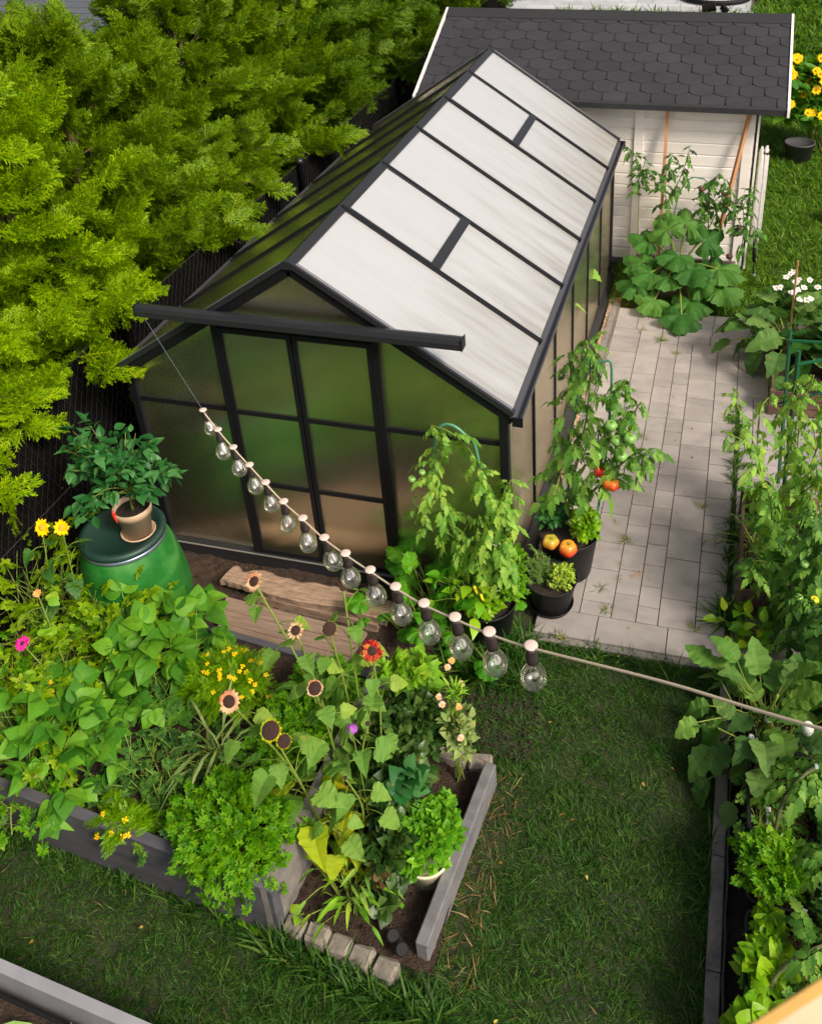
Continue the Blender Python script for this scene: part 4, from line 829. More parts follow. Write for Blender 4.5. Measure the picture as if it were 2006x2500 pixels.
for i_, (H, R_) in enumerate(((2.75, .88), (2.6, .90), (2.75, .88), (2.9, .86), (2.75, .86))):
    tk, cr = thuja_meshes(50 + i_, H, R_, 165)
    root = empty('thuja_tree', 'x', 'tree', (0, 0, 0), 'conifers of the hedge'); a = tk.build('trunk', MT['bark'], root, True); b = cr.build('crown', MT['thuja_sunglow' if i_ < 2 else 'thuja_half_glow' if i_ == 2 else 'thuja'], root); variants.append((root, a, b))
ys = np.arange(-1.75, 11.2, .74); nT = len(ys)
where = ['nearest conifer of the hedge, at the left frame edge above the chilli plant', 'second conifer from the camera, left of the greenhouse front corner', 'third conifer from the camera, leaning over the front fence post']
used = set()
for k, y in enumerate(ys):
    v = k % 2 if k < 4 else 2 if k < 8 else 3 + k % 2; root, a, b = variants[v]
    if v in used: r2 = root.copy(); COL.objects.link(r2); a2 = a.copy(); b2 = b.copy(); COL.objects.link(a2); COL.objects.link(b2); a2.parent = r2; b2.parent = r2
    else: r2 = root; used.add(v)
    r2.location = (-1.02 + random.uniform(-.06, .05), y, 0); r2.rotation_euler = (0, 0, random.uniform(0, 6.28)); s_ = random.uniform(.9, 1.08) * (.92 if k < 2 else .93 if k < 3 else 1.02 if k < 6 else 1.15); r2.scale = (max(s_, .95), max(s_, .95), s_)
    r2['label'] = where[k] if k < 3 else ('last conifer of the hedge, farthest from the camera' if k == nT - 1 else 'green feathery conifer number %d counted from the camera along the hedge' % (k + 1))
# pine behind the hedge
pn = empty('pine_tree', 'pale long-needled pine tip standing behind the hedge at the top left', 'tree', (-1.50, 1.62, 0))
mb = MB(); mb.tube(smoothpath([(-1.50, 1.62, 0), (-1.49, 1.63, 1.2), (-1.50, 1.62, 2.35), (-1.50, 1.62, 2.62)], 5), np.linspace(.05, .012, 16), 7); part(mb, 'trunk', MT['bark'], pn, True)
ml = MB(); PP, DD = [], []
for k in range(46):
    z = rng.uniform(.9, 2.6); a = rng.uniform(0, 2 * pi); l = (2.75 - z) * .42 + .05; d = np.array([cos(a), sin(a), .5]); e0 = np.array([-1.50, 1.62, z])
    for q in range(34): t_ = rng.uniform(.25, 1); PP.append(e0 + d * l * t_); DD.append(d * .8 + rng.normal(0, .5, 3) + [0, 0, .3])
PP = np.array(PP); ml.inst((np.array([(-.5, 0, 0), (.5, 0, 0), (.2, 1, -.1), (-.2, 1, -.1)]) * [.028, 1, 1], [np.array([[0, 1, 2, 3]])]), frames(DD, None, rng.uniform(.1, .17, len(PP))), PP); part(ml, 'crown', MT['pine'], pn)
# neighbour's flat grey roof and dark shrubs behind the hedge
nb = empty('neighbour_shed', 'grey flat-roofed outbuilding behind the hedge in the top left corner', 'outbuilding', (-6.2, 7.5, 0)); mb = MB(); mb.box((-9.5, 5.9, 0), (-3.9, 9.6, 1.55)); part(mb, 'wall', MT['screen'], nb)
mb = MB(); mb.box((-9.7, 5.7, 1.55), (-3.7, 9.8, 1.64)); 
for k in range(13): mb.box((-9.7, 5.7 + k * .315, 1.641), (-3.7, 5.7 + k * .315 + .29, 1.66))
part(mb, 'roof', mat('grey_deck_boards', (.10, .11, .13), (.06, .07, .085), .7, 5, stretch=(.3, 4, 1)), nb)
MT['darkbush'] = leaf('dark_bush_leaf', (.01, .045, .03), (.02, .08, .05), (.04, .13, .07), .5, .2)
for k, (x, y, R_, H) in enumerate(((-2.9, 4.9, .7, 1.9), (-3.3, 3.0, .75, 1.6), (-2.7, 6.6, .8, 2.1), (-3.4, .9, .8, 1.4))):
    bush('dark_shrub', ['dark bluish shrub in the shade behind the hedge, beside the grey roof', 'low dark shrub behind the pale pine', 'dark shrub behind the middle of the hedge', 'dark shrub at the left frame edge behind the hedge'][k], 'shrub', (x, y, 0), (x, y, H * .55), (R_, R_, H * .5), 900, 'thuja', 'darkbush', (.2, .34), stems=5, stemmat='stem_brown', stemr=.02)

# ============================================================ BARREL, POTS
def lathe_obj(root, name, prof, c, m, n=40, smooth=True): mb = MB(); mb.lathe(prof, c, n); return part(mb, name, m, root, smooth)
bc = (.185, -.60, 0)
br = empty('rain_barrel', 'bright green plastic rain barrel with dark green lid', 'barrel', bc)
lathe_obj(br, 'barrel_body', [(.001, .0), (.225, .0), (.245, .02), (.272, .12), (.281, .24), (.276, .36), (.259, .48), (.237, .585), (.216, .645), (.203, .67), (.2, .685)], bc, MT['barrel'], 56)
lathe_obj(br, 'clamp_ring', [(.203, .652), (.214, .656), (.217, .668), (.214, .68), (.203, .684)], bc, MT['ring'], 56)
lathe_obj(br, 'lid', [(.206, .680), (.218, .684), (.221, .70), (.214, .714), (.19, .718), (.185, .712), (.001, .708)], bc, MT['lid'], 56)
mb = MB(); 
for a0, a1, z0, z1 in ((-64, -48, .10, .175), (-56, -44, .15, .2)):
    P = []; q = 6
    for i in range(q + 1): a = rad(a0 + (a1 - a0) * i / q); P += [(bc[0] + (.281) * cos(a), bc[1] + .281 * sin(a), z0), (bc[0] + .289 * cos(a), bc[1] + .289 * sin(a), z1)]
    mb.add(P, [(2 * i, 2 * i + 2, 2 * i + 3, 2 * i + 1) for i in range(q)])
part(mb, 'repair_tape', MT['navy'], br)
pc = (.285, -.60, .712)
pt = empty('flower_pot', 'beige plastic flower pot with saucer on the green barrel lid', 'pot', pc)
lathe_obj(pt, 'saucer', [(.001, .0), (.072, .0), (.084, .018), (.087, .018), (.089, .014), (.078, -.0), (.001, .001)], pc, MT['terracotta'])
lathe_obj(pt, 'pot_body', [(.001, .006), (.068, .006), (.083, .135), (.093, .137), (.098, .178), (.093, .182), (.089, .178), (.085, .150), (.001, .150)], pc, MT['terracotta'])
lathe_obj(pt, 'soil_fill', [(.001, .152), (.086, .152)], pc, MT['soil_dark'])
# chilli plant
cpx = np.array([.285, -.60, .865]); ch = empty('chili_plant', 'dark bluish-green chilli plant growing in the beige pot on the barrel', 'plant', tuple(cpx))
ms = MB(); tips = []; trunk = smoothpath([cpx, cpx + [0, .005, .08], cpx + [-.01, .01, .13]], 5); ms.tube(trunk, np.linspace(.008, .006, len(trunk)), 7)
ml = MB(); LP, LD = [], []
for k in range(40):
    a = k * 2.4; el = rng.uniform(.05, 1.3); l = rng.uniform(.16, .37) * (1.0 if el < .7 else 1.1); d = np.array([cos(a) * cos(el) * 1.2 - .16, sin(a) * cos(el) * .8, sin(el)]); s0 = trunk[-1 - k % 5]
    P = smoothpath([s0, s0 + d * l * .5 + [0, 0, .03], s0 + d * l], 6); ms.tube(P, np.linspace(.0035, .0014, len(P)), 5)
    for q in range(17): i = rng.integers(4, len(P)); LP.append(P[i] + rng.normal(0, .016, 3)); LD.append(d * .6 + rng.normal(0, .55, 3) + [0, 0, -.25])
LP = np.array(LP); pick(ml, 'ovate', frames(LD, [0, 0, 1] + rng.normal(0, .3, (len(LP), 3)), rng.uniform(.042, .078, len(LP))), LP); part(ms, 'stem', MT['stem'], ch, True); part(ml, 'foliage', MT['chili'], ch)
def chili(root, c, L_, m, d=(0, 0, -1), r=.008, label=None, name='chili_fruit'):
    mb = MB(); c = np.array(c, float); d = nrm(np.array(d, float)); P = smoothpath([c, c + d * L_ * .5 + [.003, 0, 0], c + d * L_ + [.012, 0, 0]], 5); mb.tube(P, r * np.array([.6, .95, 1, 1, .95, .9, .8, .65, .5, .3, .1])[:len(P)], 8); o = part(mb, name, MT[m], root, True)
    if label: o['label'] = label
chili(ch, (.245, -.695, .925), .075, 'red_fruit', label='bright red chilli hanging over the pot'); chili(ch, (.43, -.62, 1.02), .06, 'green_fruit'); chili(ch, (.35, -.66, .98), .05, 'purple_fruit')

def blackpot(label, c, rt, rb, h, saucer=False):
    r = empty('plant_pot', label, 'pot', c); lathe_obj(r, 'pot_body', [(.001, .004), (rb, .004), (rb * 1.02, .012), (rt * .95, h * .93), (rt * .985, h * .93), (rt, h * .985), (rt * .985, h), (rt * .955, h * .985), (rt * .93, h * .84), (.001, h * .84)], c, MT['plastic_black'], 44)
    lathe_obj(r, 'soil_fill', [(.001, h * .86), (rt * .5, h * .875), (rt * .935, h * .86)], c, MT['soil_dark'], 30)
    if saucer: lathe_obj(r, 'saucer', [(.001, .001), (rb * 1.08, .001), (rb * 1.2, .03), (rb * 1.16, .03), (rb * 1.04, .006)], c, MT['plastic_black'])
    return r
BP, SP, LPt = (2.375, .32, .02), (2.33, .03, .02), (2.03, -.235, 0)
blackpot('big black pot with the fruiting tomato beside the greenhouse corner', BP, .175, .13, .30); blackpot('small black pot with rosemary and oregano on a saucer', SP, .145, .105, .205, True); blackpot('wide black pot in front of the greenhouse corner', LPt, .165, .13, .27)
# tomato in the big pot + hoop
def hoop(label, pts, m='green_hoop', r=.007, group=None):
    mb = MB(); mb.tube(smoothpath(pts, 10), r, 8); o = mb.build('plant_hoop', MT[m], None, True, loc=pts[0]); return tag(o, label, 'plant support', group)
hoop('green plant hoop arching over the tomato in the big black pot', [(2.36, .40, .25), (2.37, .38, .9), (2.45, .36, 1.33), (2.55, .35, 1.45), (2.585, .35, 1.38), (2.57, .36, .9), (2.52, .38, .3)])
tm = vine('tomato_plant', 'fruiting tomato plant arching up from the big black pot by the greenhouse wall', 'plant', (2.40, .33, .27),
     [[(2.39, .33, .27), (2.40, .36, .7), (2.46, .36, 1.1), (2.47, .37, 1.42), (2.44, .42, 1.52)], [(2.40, .33, .27), (2.50, .33, .65), (2.58, .34, .95), (2.62, .33, 1.25), (2.66, .34, 1.36)], [(2.40, .35, .3), (2.32, .38, .6), (2.31, .40, .9), (2.36, .42, 1.25), (2.34, .45, 1.42)], [(2.5, .33, .6), (2.66, .30, .85), (2.77, .28, .98), (2.82, .27, .92)], [(2.55, .33, .9), (2.68, .35, 1.1), (2.74, .36, 1.22)]],
     'tomato', 'tomato', (.09, .15), .034, .007, stemmat='stem', droop=(-.7, .2), start=.2)
bush('tomato_plant', None, None, (2.40, .33, .3), (2.52, .34, .95), (.22, .14, .36), 90, 'tomato', 'tomato', (.08, .13), stems=0, root=tm, part='side_foliage', shell=.2) if False else None
V_ = [((2.615, .28, .725), .050, MT['ripening'], .8, .10, 'red ribbed tomato hanging beside the paving'), ((2.555, .31, .775), .042, MT['red_fruit'], .9, .07, 'red tomato behind the ribbed one'), ((2.30, .18, .335), .047, MT['ripening2'], .85, .08, 'half green tomato resting on the pot soil'), ((2.40, .16, .325), .050, MT['ripening'], 1.0, .05, 'orange-red heart-shaped tomato at the pot rim')]
for c, r_, m_, sq, rb, lb in V_: fruit(tm, c, r_, m_, sq, rb, label=lb)
for c in ((2.63, .27, 1.02), (2.60, .26, 1.12), (2.66, .26, .93), (2.53, .25, .92), (2.70, .25, 1.06)): fruit(tm, c, .033, MT['green_fruit'], .85, .04)
mb = MB(); mb.tube(smoothpath([(2.58, .33, .98), (2.66, .30, .9), (2.63, .29, .78)], 6), .006, 7); part(mb, 'fruit_truss', MT['stem'], tm, True)
def clip(label, c, r_=.017, group='white plant clips'):
    mb = MB(); t_ = np.linspace(0, 5.2, 16); mb.tube(np.stack([c[0] + r_ * np.cos(t_), c[1] + r_ * np.sin(t_), np.full(16, c[2])], 1), .003, 6); mb.box((c[0] + r_ - .004, c[1] - .006, c[2] - .006), (c[0] + r_ + .008, c[1] + .006, c[2] + .006)); tag(mb.build('plant_clip', MT['tag'], None, True, loc=c), label, 'plant clip', group)
clip('white clip on the tomato stem just above the big pot soil', (2.40, .30, .40)); clip('white clip on the green hoop high up in the potted tomato', (2.455, .33, 1.10)); clip('white clip near the hanging red tomatoes', (2.535, .31, .68)); clip('white clip at the base of the pepper stem in the wide front pot', (2.12, -.28, .40)); clip('white clip halfway up the stem in the wide front pot', (2.10, -.25, .68))
bs = empty('basil_plant', 'bright small-leaved basil at the right side of the big black pot', 'plant', (2.47, .31, .28)); bush('', None, None, (2.47, .31, .28), (2.47, .31, .37), (.085, .11, .115), 330, 'basil', 'basil', (.026, .046), root=bs, stems=18)
sg_ = empty('sage_plant', 'bluish green sage at the left side of the big black pot', 'plant', (2.27, .36, .28)); bush('', None, None, (2.27, .36, .28), (2.265, .37, .36), (.085, .1, .10), 150, 'ovate', 'chili', (.035, .06), root=sg_, stems=12)
# small pot: rosemary and oregano
rs = empty('rosemary', 'spiky rosemary in the left half of the small black pot', 'herb', (2.29, .04, .2)); mb = MB(); ms = MB(); PP, DD = [], []
for k in range(46):
    d = nrm(np.array([rng.normal(-.15, .42), rng.normal(0, .4), 1])); l = rng.uniform(.07, .15); s0 = np.array([2.285 + rng.normal(0, .03), .045 + rng.normal(0, .035), .19]); ms.tube([s0, s0 + d * l], [.0016, .001], 4)
    for q in range(34): PP.append(s0 + d * l * rng.uniform(.15, 1)); DD.append(d * .9 + rng.normal(0, .55, 3))
PP = np.array(PP); pick(mb, 'lance', frames(DD, None, rng.uniform(.012, .022, len(PP))), PP); part(mb, 'foliage', MT['herb'], rs); part(ms, 'stem', MT['stem'], rs)
orr = empty('oregano', 'pale yellow-green oregano in the right half of the small black pot', 'herb', (2.39, .02, .2)); bush('', None, None, (2.39, .02, .2), (2.395, .015, .245), (.075, .085, .075), 480, 'wide', 'oregano', (.013, .022), root=orr, stems=20, stemr=.0015)
# front wide pot: tomato, pepper, basil, parsley
hoop('pale green plant hoop rising from the wide front pot', [(1.98, -.20, .22), (1.80, -.17, .85), (1.79, -.18, 1.22), (1.85, -.18, 1.33), (1.94, -.18, 1.29), (2.01, -.18, 1.13), (2.06, -.22, .3)], r=.008)
vine('tomato_plant', 'pale leafy tomato plant on a hoop in the wide front pot', 'plant', (2.05, -.22, .24),
     [[(2.05, -.22, .24), (2.09, -.24, .6), (2.06, -.22, .95), (1.98, -.20, 1.2)], [(1.98, -.2, 1.2), (1.88, -.20, 1.30), (1.78, -.2, 1.33)], [(2.02, -.22, .26), (1.88, -.20, .62), (1.78, -.2, .95), (1.79, -.2, 1.2)], [(1.88, -.2, .62), (1.72, -.2, .72), (1.66, -.2, .82)], [(2.07, -.22, .7), (2.15, -.2, .92), (2.17, -.19, 1.05)], [(2.08, -.24, .3), (2.15, -.23, .6), (2.13, -.22, .95)], [(2.03, -.25, .3), (2.0, -.27, .6), (2.02, -.25, .85)]],
     'tomato', 'tomato_pale', (.085, .135), .03, .0065, fruits=[((1.68, -.25, 1.02), .020, MT['green_fruit']), ((1.74, -.26, 1.08), .018, MT['green_fruit'])], droop=(-.8, .25), start=.28)
pp = empty('pepper_plant', 'yellow-fruited pepper plant with broad leaves in the wide front pot', 'plant', (1.98, -.26, .24)); rosette(pp, 'ovate', 'pepper', (1.98, -.27, .25), 24, (.14, .30), (.07, .105), (.4, 1.3), .02)
chili(pp, (2.00, -.33, .44), .05, 'yellow_fruit', (.1, -.1, -1), .011, name='pepper_fruit'); chili(pp, (2.035, -.34, .40), .055, 'yellow_fruit', (.1, 0, -1), .008, name='pepper_fruit')
bs = empty('basil_plant', 'glossy basil cushion at the front of the wide pot', 'plant', (2.02, -.3, .24)); bush('', None, None, (2.02, -.28, .24), (2.02, -.285, .30), (.12, .09, .085), 260, 'basil', 'basil', (.03, .055), root=bs, stems=12)
ps = empty('parsley_plant', 'parsley at the right side of the wide front pot', 'herb', (2.14, -.2, .24)); bush('', None, None, (2.13, -.2, .24), (2.15, -.19, .40), (.09, .1, .2), 200, 'parsley', 'parsley', (.035, .06), root=ps, stems=16)
ps = empty('mallow_plant', 'low plant with rounded mallow-like leaves left of the wide front pot', 'plant', (1.76, -.2, 0)); rosette(ps, 'mallow', 'mallow', (1.72, -.24, .02), 58, (.14, .46), (.13, .19), (.1, 1.35), .07, r=.004)

# ============================================================ PLANTS OF THE LARGE RAISED BED
def clump(name, label, cat, base, key, lm, n, length, size, tilt=(.3, 1.35), spread=.03, group=None, part_='foliage', r=.003, bendz=.25):
    e = empty(name, label, cat, base, group); rosette(e, key, lm, base, n, length, size, tilt, spread, part_, r, bendz); return e
SZ_ = .23
G1 = 'leafy plants in the large raised bed'
clump('celery_plant', 'pale yellow-green lovage leaves at the left frame edge', 'plant', (.10, -1.52, SZ_), 'parsley', 'celery', 60, (.10, .32), (.10, .15), (.3, 1.4), .08, G1)
clump('celery_plant', 'lovage spilling over the raised bed wall at the left frame edge', 'plant', (.27, -1.82, SZ_), 'parsley', 'parsley', 60, (.05, .17), (.06, .09), (.0, 1.3), .08, G1)
clump('celery_plant', 'bright ferny celery in front of the green barrel', 'plant', (.06, -.98, SZ_), 'parsley', 'celery', 62, (.14, .34), (.08, .12), (.5, 1.45), .09, G1)
clump('celery_plant', 'tall curly celery left of the barrel, below the yellow flowers', 'plant', (-.13, -.86, SZ_), 'parsley', 'celery', 110, (.20, .52), (.08, .12), (.5, 1.5), .11, G1)
clump('celery_plant', 'loose celery sprigs leaning against the green barrel', 'plant', (.32, -.93, SZ_), 'parsley', 'celery', 26, (.16, .36), (.08, .11), (.6, 1.4), .05, G1)
clump('celery_plant', 'dense dark parsley under the pink zinnia', 'plant', (-.10, -1.22, SZ_), 'parsley', 'parsley', 90, (.08, .24), (.07, .10), (.2, 1.4), .14, G1)
clump('bean_plant', 'bush bean with broad leaves beside the wooden platform', 'plant', (.60, -1.0, SZ_), 'bean', 'bean', 62, (.10, .30), (.11, .22), (.2, 1.4), .09, 'bush beans'); clump('bean_plant', 'bush bean in the middle of the raised bed', 'plant', (.45, -1.32, SZ_), 'bean', 'bean', 46, (.08, .25), (.10, .21), (.2, 1.4), .08, 'bush beans'); clump('bean_plant', 'bush bean near the front wall of the raised bed', 'plant', (.42, -1.62, SZ_), 'bean', 'bean', 44, (.08, .24), (.10, .20), (.1, 1.4), .07, 'bush beans')
def marigold(label, base, c, R3, n, nf, front):
    e = empty('marigold_plant', label, 'flower', base, 'yellow marigolds'); bush('', None, None, base, c, R3, n, 'fern', 'marigold', (.05, .09), root=e, stems=12, stemr=.0018); c = np.array(c)
    for k in range(nf):
        d = nrm(np.array([rng.normal(front[0], .5), rng.normal(front[1], .5), abs(rng.normal(.7, .3))])); p = c + d * np.array(R3) * 1.1
        flower(e, p, d * .5 + [0, -.3, .6], rng.uniform(.012, .017), MT['pet_marigold'], MT['disc_y'], 5, .25, .55, .05, 1, .2, 'blossom', seed=k)
marigold('yellow marigolds in a dense bush right of the beans', (.98, -1.14, SZ_), (1.02, -1.12, .37), (.20, .15, .15), 420, 34, (.2, 0)); marigold('small marigold cluster below the pink zinnia', (.27, -1.32, SZ_), (.27, -1.32, .33), (.13, .12, .12), 210, 20, (.3, -.2)); marigold('trailing marigold hanging over the front wall', (.86, -1.80, SZ_), (.86, -1.80, .28), (.14, .09, .07), 130, 6, (0, -.8))
clump('carrot_plant', 'loose feathery carrot tops in the front middle of the bed', 'plant', (.92, -1.52, SZ_), 'parsley', 'tomato_dark', 70, (.08, .22), (.05, .08), (.1, 1.4), .10, G1)
clump('chives', 'arching thin leaves between the beans and the parsley', 'herb', (1.08, -1.42, SZ_), 'thin', 'zinnia_pale', 46, (.05, .16), (.14, .24), (.4, 1.3), .03, G1)
e = empty('parsley_plant', 'big bright parsley bush spilling over the corner of the raised bed', 'herb', (1.36, -1.76, SZ_), G1)
bush('', None, None, (1.34, -1.70, SZ_), (1.34, -1.74, .335), (.26, .24, .135), 900, 'parsley', 'parsley', (.045, .075), root=e, stems=60, shell=.45)
rosette(e, 'parsley', 'parsley', (1.40, -1.93, .32), 34, (.03, .10), (.05, .07), (-.9, .1), .07, 'hanging_foliage')
e = empty('parsley_plant', 'smaller dark parsley along the right board of the raised bed', 'herb', (1.40, -1.32, SZ_), G1); bush('', None, None, (1.40, -1.32, SZ_), (1.40, -1.30, .34), (.17, .22, .13), 430, 'parsley', 'parsley', (.045, .07), root=e, stems=30)
e = empty('parsley_plant', 'parsley behind the sunflowers at the rear of the raised bed', 'herb', (1.48, -1.0, SZ_), G1); bush('', None, None, (1.46, -1.0, SZ_), (1.46, -1.0, .33), (.17, .13, .12), 260, 'parsley', 'parsley', (.045, .07), root=e, stems=30)
e = empty('ground_weeds', 'low mixed herbs covering the soil between the bed plants', 'weeds', (.7, -1.4, SZ_)); bush('', None, None, (.6, -1.4, SZ_), (.62, -1.42, SZ_ + .02), (.85, .42, .06), 800, 'parsley', 'tomato_dark', (.04, .07), root=e, stems=0); [setattr(o, 'name', o.name) for o in e.children]
for o in e.children: o['kind'] = 'stuff'
def stemflower(name, label, base, mid, head, R, pet, disc, n=13, rin=.28, w=.3, rows=1, lm='zinnia', lkey='wide', nl=8, lsize=(.07, .1), d=(0.05, -.55, .8), stemr=.004, cup=.08, dome=.15, group=None, cat='flower', lm2=None, extra=()):
    e = empty(name, label, cat, base, group); P = smoothpath([base, mid, head], 10); ms = MB(); ms.tube(P, np.linspace(stemr, stemr * .7, len(P)), 7); ml = MB(); m2 = MB()
    for k in range(nl):
        t_ = .12 + .82 * k / max(1, nl - 1); i = int(t_ * (len(P) - 1)); a = k * 2.4 + rng.uniform(-.4, .4); pet_l = lsize[1] * rng.uniform(.4, .8); dv = np.array([cos(a), sin(a), .35]); q = P[i] + dv * pet_l
        ms.tube(smoothpath([P[i], P[i] + dv * pet_l * .5 + [0, 0, .012], q], 4), [.0022] * 9, 5); s_ = rng.uniform(*lsize) * (1.15 - .5 * t_)
        tgt = m2 if (lm2 and t_ < .5) else ml; pick(tgt, lkey, frames([cos(a), sin(a), -.25 + rng.normal(0, .15)], np.array([[0, 0, 1]]) + rng.normal(0, .25, (1, 3)), s_), q[None])
    part(ms, 'stem', MT['stem'], e, True)
    if ml.n: part(ml, 'foliage', MT[lm], e)
    if m2.n: part(m2, 'old_foliage', MT[lm2], e, label='yellowing lower leaves')
    for (h, rr, pm, dm, nn, rn) in [(head, R, pet, disc, n, rin)] + list(extra):
        if pm: flower(e, h, d, rr, MT[pm], MT[dm], nn, rn, w, cup, rows, dome, seed=int(rr * 1e4))
    return e
SFK = dict(lkey='heart', lm='sunleaf', lsize=(.09, .135), w=.24, stemr=.006, rin=.45, nl=11, cat='flower', group='sunflowers')
stemflower('sunflower', 'leftmost faded peach sunflower above the old planks', (1.62, -1.28, .1), (1.40, -1.10, .55), (1.12, -.92, .86), .048, 'pet_fade', 'disc', 22, **{**SFK, 'd': (-.2, -.5, .8)})
stemflower('sunflower', 'faded sunflower with sparse curled petals over the wooden platform', (1.63, -1.33, .1), (1.56, -1.24, .5), (1.45, -1.18, .90), .042, 'pet_fade', 'disc', 13, **SFK)
stemflower('sunflower', 'dark petal-less sunflower head right of the sparse peach one', (1.67, -1.25, .1), (1.66, -1.2, .5), (1.59, -1.14, .90), .034, 'sunleaf_y', 'disc', 24, **{**SFK, 'rin': .85})
stemflower('sunflower', 'tallest sunflower stalk ending in a small brown head', (1.72, -1.20, .05), (1.68, -1.14, .55), (1.605, -.99, 1.0), .020, 'stem_brown', 'disc', 9, **{**SFK, 'rin': .8, 'nl': 12})
stemflower('sunflower', 'red and yellow sunflower, the most vivid one', (1.80, -1.34, .05), (1.83, -1.26, .5), (1.81, -1.21, .90), .052, 'pet_red', 'disc', 30, **{**SFK, 'rin': .36, 'rows': 2, 'd': (.1, -.75, .55)})
stemflower('sunflower', 'small dark-centred sunflower in the middle of the group', (1.69, -1.38, .05), (1.68, -1.42, .5), (1.65, -1.44, .90), .036, 'pet_fade', 'disc', 22, **{**SFK, 'rin': .68})
stemflower('sunflower', 'peach and red sunflower beside the yellow marigolds', (1.62, -1.5, .1), (1.52, -1.55, .55), (1.34, -1.575, .90), .050, 'pet_fade', 'disc', 26, **{**SFK, 'd': (.1, -.7, .6), 'nl': 9})
stemflower('sunflower', 'large drooping brown seed head with yellow fringe', (1.66, -1.55, .05), (1.63, -1.62, .5), (1.56, -1.66, .90), .046, 'sunleaf_y', 'disc', 30, **{**SFK, 'rin': .70, 'nl': 10, 'lsize': (.11, .15)}, lm2='sunleaf_y', extra=[((1.62, -1.675, .875), .032, 'sunleaf_y', 'disc', 20, .75)])
stemflower('sunflower', 'low sunflower with yellowing leaves beside the board of the raised bed', (1.72, -1.62, .05), (1.76, -1.64, .3), (1.74, -1.66, .46), .016, 'sunleaf', 'disc', 10, **{**SFK, 'rin': .5, 'nl': 10, 'lsize': (.08, .12)}, lm2='sunleaf_y')
stemflower('sunflower', 'broad yellow-leaved sunflower over the centre of the flower bed', (1.80, -1.55, .05), (1.84, -1.55, .35), (1.80, -1.58, .58), .016, 'sunleaf', 'disc', 10, **{**SFK, 'rin': .5, 'nl': 11, 'lsize': (.10, .14)}, lm2='sunleaf_y')
stemflower('sunflower', 'leafy sunflower stem without a bloom behind the purple verbena', (1.74, -1.45, .05), (1.78, -1.42, .4), (1.85, -1.42, .72), .018, 'sunleaf', 'disc', 10, **{**SFK, 'rin': .5, 'nl': 12, 'lsize': (.11, .15)}, lm2='sunleaf_y')
stemflower('yellow_daisy', 'upper left yellow daisy beside the mesh fence', (-.1, -.90, SZ_), (-.08, -.88, .6), (-.06, -.85, .9), .046, 'pet_yellow', 'disc_y', 15, rin=.32, w=.34, lm='tomato_dark', lkey='heart', nl=9, lsize=(.08, .12), d=(.2, -.75, .5), group='yellow daisies by the fence')
stemflower('yellow_daisy', 'right one of the two yellow daisies, nearest the barrel', (.02, -.90, SZ_), (.06, -.88, .6), (.06, -.85, .92), .044, 'pet_yellow', 'disc_y', 14, rin=.32, w=.34, lm='tomato_dark', lkey='heart', nl=10, lsize=(.08, .12), d=(.3, -.7, .5), group='yellow daisies by the fence')
stemflower('zinnia', 'bright pink zinnia at the left frame edge', (.22, -1.30, SZ_), (.16, -1.30, .45), (.07, -1.29, .60), .040, 'pet_pink', 'disc', 26, rin=.25, w=.3, rows=2, lm='zinnia', nl=4, d=(-.1, -.5, .8)); stemflower('zinnia', 'faded orange zinnia standing above the leaves', (.18, -1.2, SZ_), (.08, -1.12, .5), (-.03, -1.03, .64), .024, 'pet_orange', 'disc_y', 20, rin=.25, w=.3, rows=2, lm='zinnia', nl=9, lsize=(.08, .11)) 
vb = empty('verbena', 'thin-stemmed purple verbena between the sunflowers', 'flower', (1.84, -1.52, .05)); mb = MB(); P = smoothpath([(1.84, -1.52, .05), (1.85, -1.53, .4), (1.83, -1.52, .80)], 8); mb.tube(P, .0022, 6); part(mb, 'stem', MT['stem'], vb)
mb = MB(); n = 60; D = rand_dir(n, (-.1, 1.5)); mb.inst(petalhead(5, .1, 1, .6), frames(np.cross(D, [.3, .2, .9]), D, .006), np.array([1.83, -1.52, .81]) + D * [.022, .022, .012]); part(mb, 'flower_head', MT['pet_purple'], vb)
# flower bed: roses, mint, zinnia, slim weeds
G2 = 'dark rose bushes'
for lb, b, c, R3, n in (('dark green rose bush at the back of the flower bed', (1.92, -1.12, .04), (1.90, -1.10, .30), (.16, .15, .20), 120), ('blue-green rose bush in the middle of the flower bed', (1.90, -1.38, .04), (1.92, -1.38, .28), (.14, .14, .20), 110), ('rose bush beside the mint, nearest the camera', (1.98, -1.62, .04), (1.97, -1.62, .20), (.10, .12, .15), 70), ('light green rose stems behind the red sunflower', (1.80, -.98, .04), (1.84, -.94, .40), (.13, .10, .14), 60)):
    e = empty('rose_bush', lb, 'shrub', b, G2); bush('', None, None, b, c, R3, n, 'rose', 'rose' if 'light' not in lb else 'zinnia', (.085, .13), root=e, stems=10, stemr=.003, stemmat='stem')
e = empty('rose_bush', 'reddish young rose shoot near the black spotlights', 'shrub', (1.97, -1.72, .04), G2); bush('', None, None, (1.97, -1.72, .04), (1.97, -1.72, .22), (.045, .05, .09), 20, 'ovate', 'rose_young', (.04, .06), root=e, stems=4); bush('', None, None, (1.98, -1.72, .04), (1.99, -1.76, .10), (.07, .08, .07), 20, 'wide', 'rose', (.05, .075), root=e, stems=5, part='lower_foliage')
e = empty('rose_bush', 'single tall greyish rose shoot left of the mint', 'shrub', (2.0, -1.44, .04), G2); bush('', None, None, (2.0, -1.45, .04), (2.0, -1.46, .42), (.08, .08, .12), 26, 'wide', 'chili', (.07, .10), root=e, stems=5)
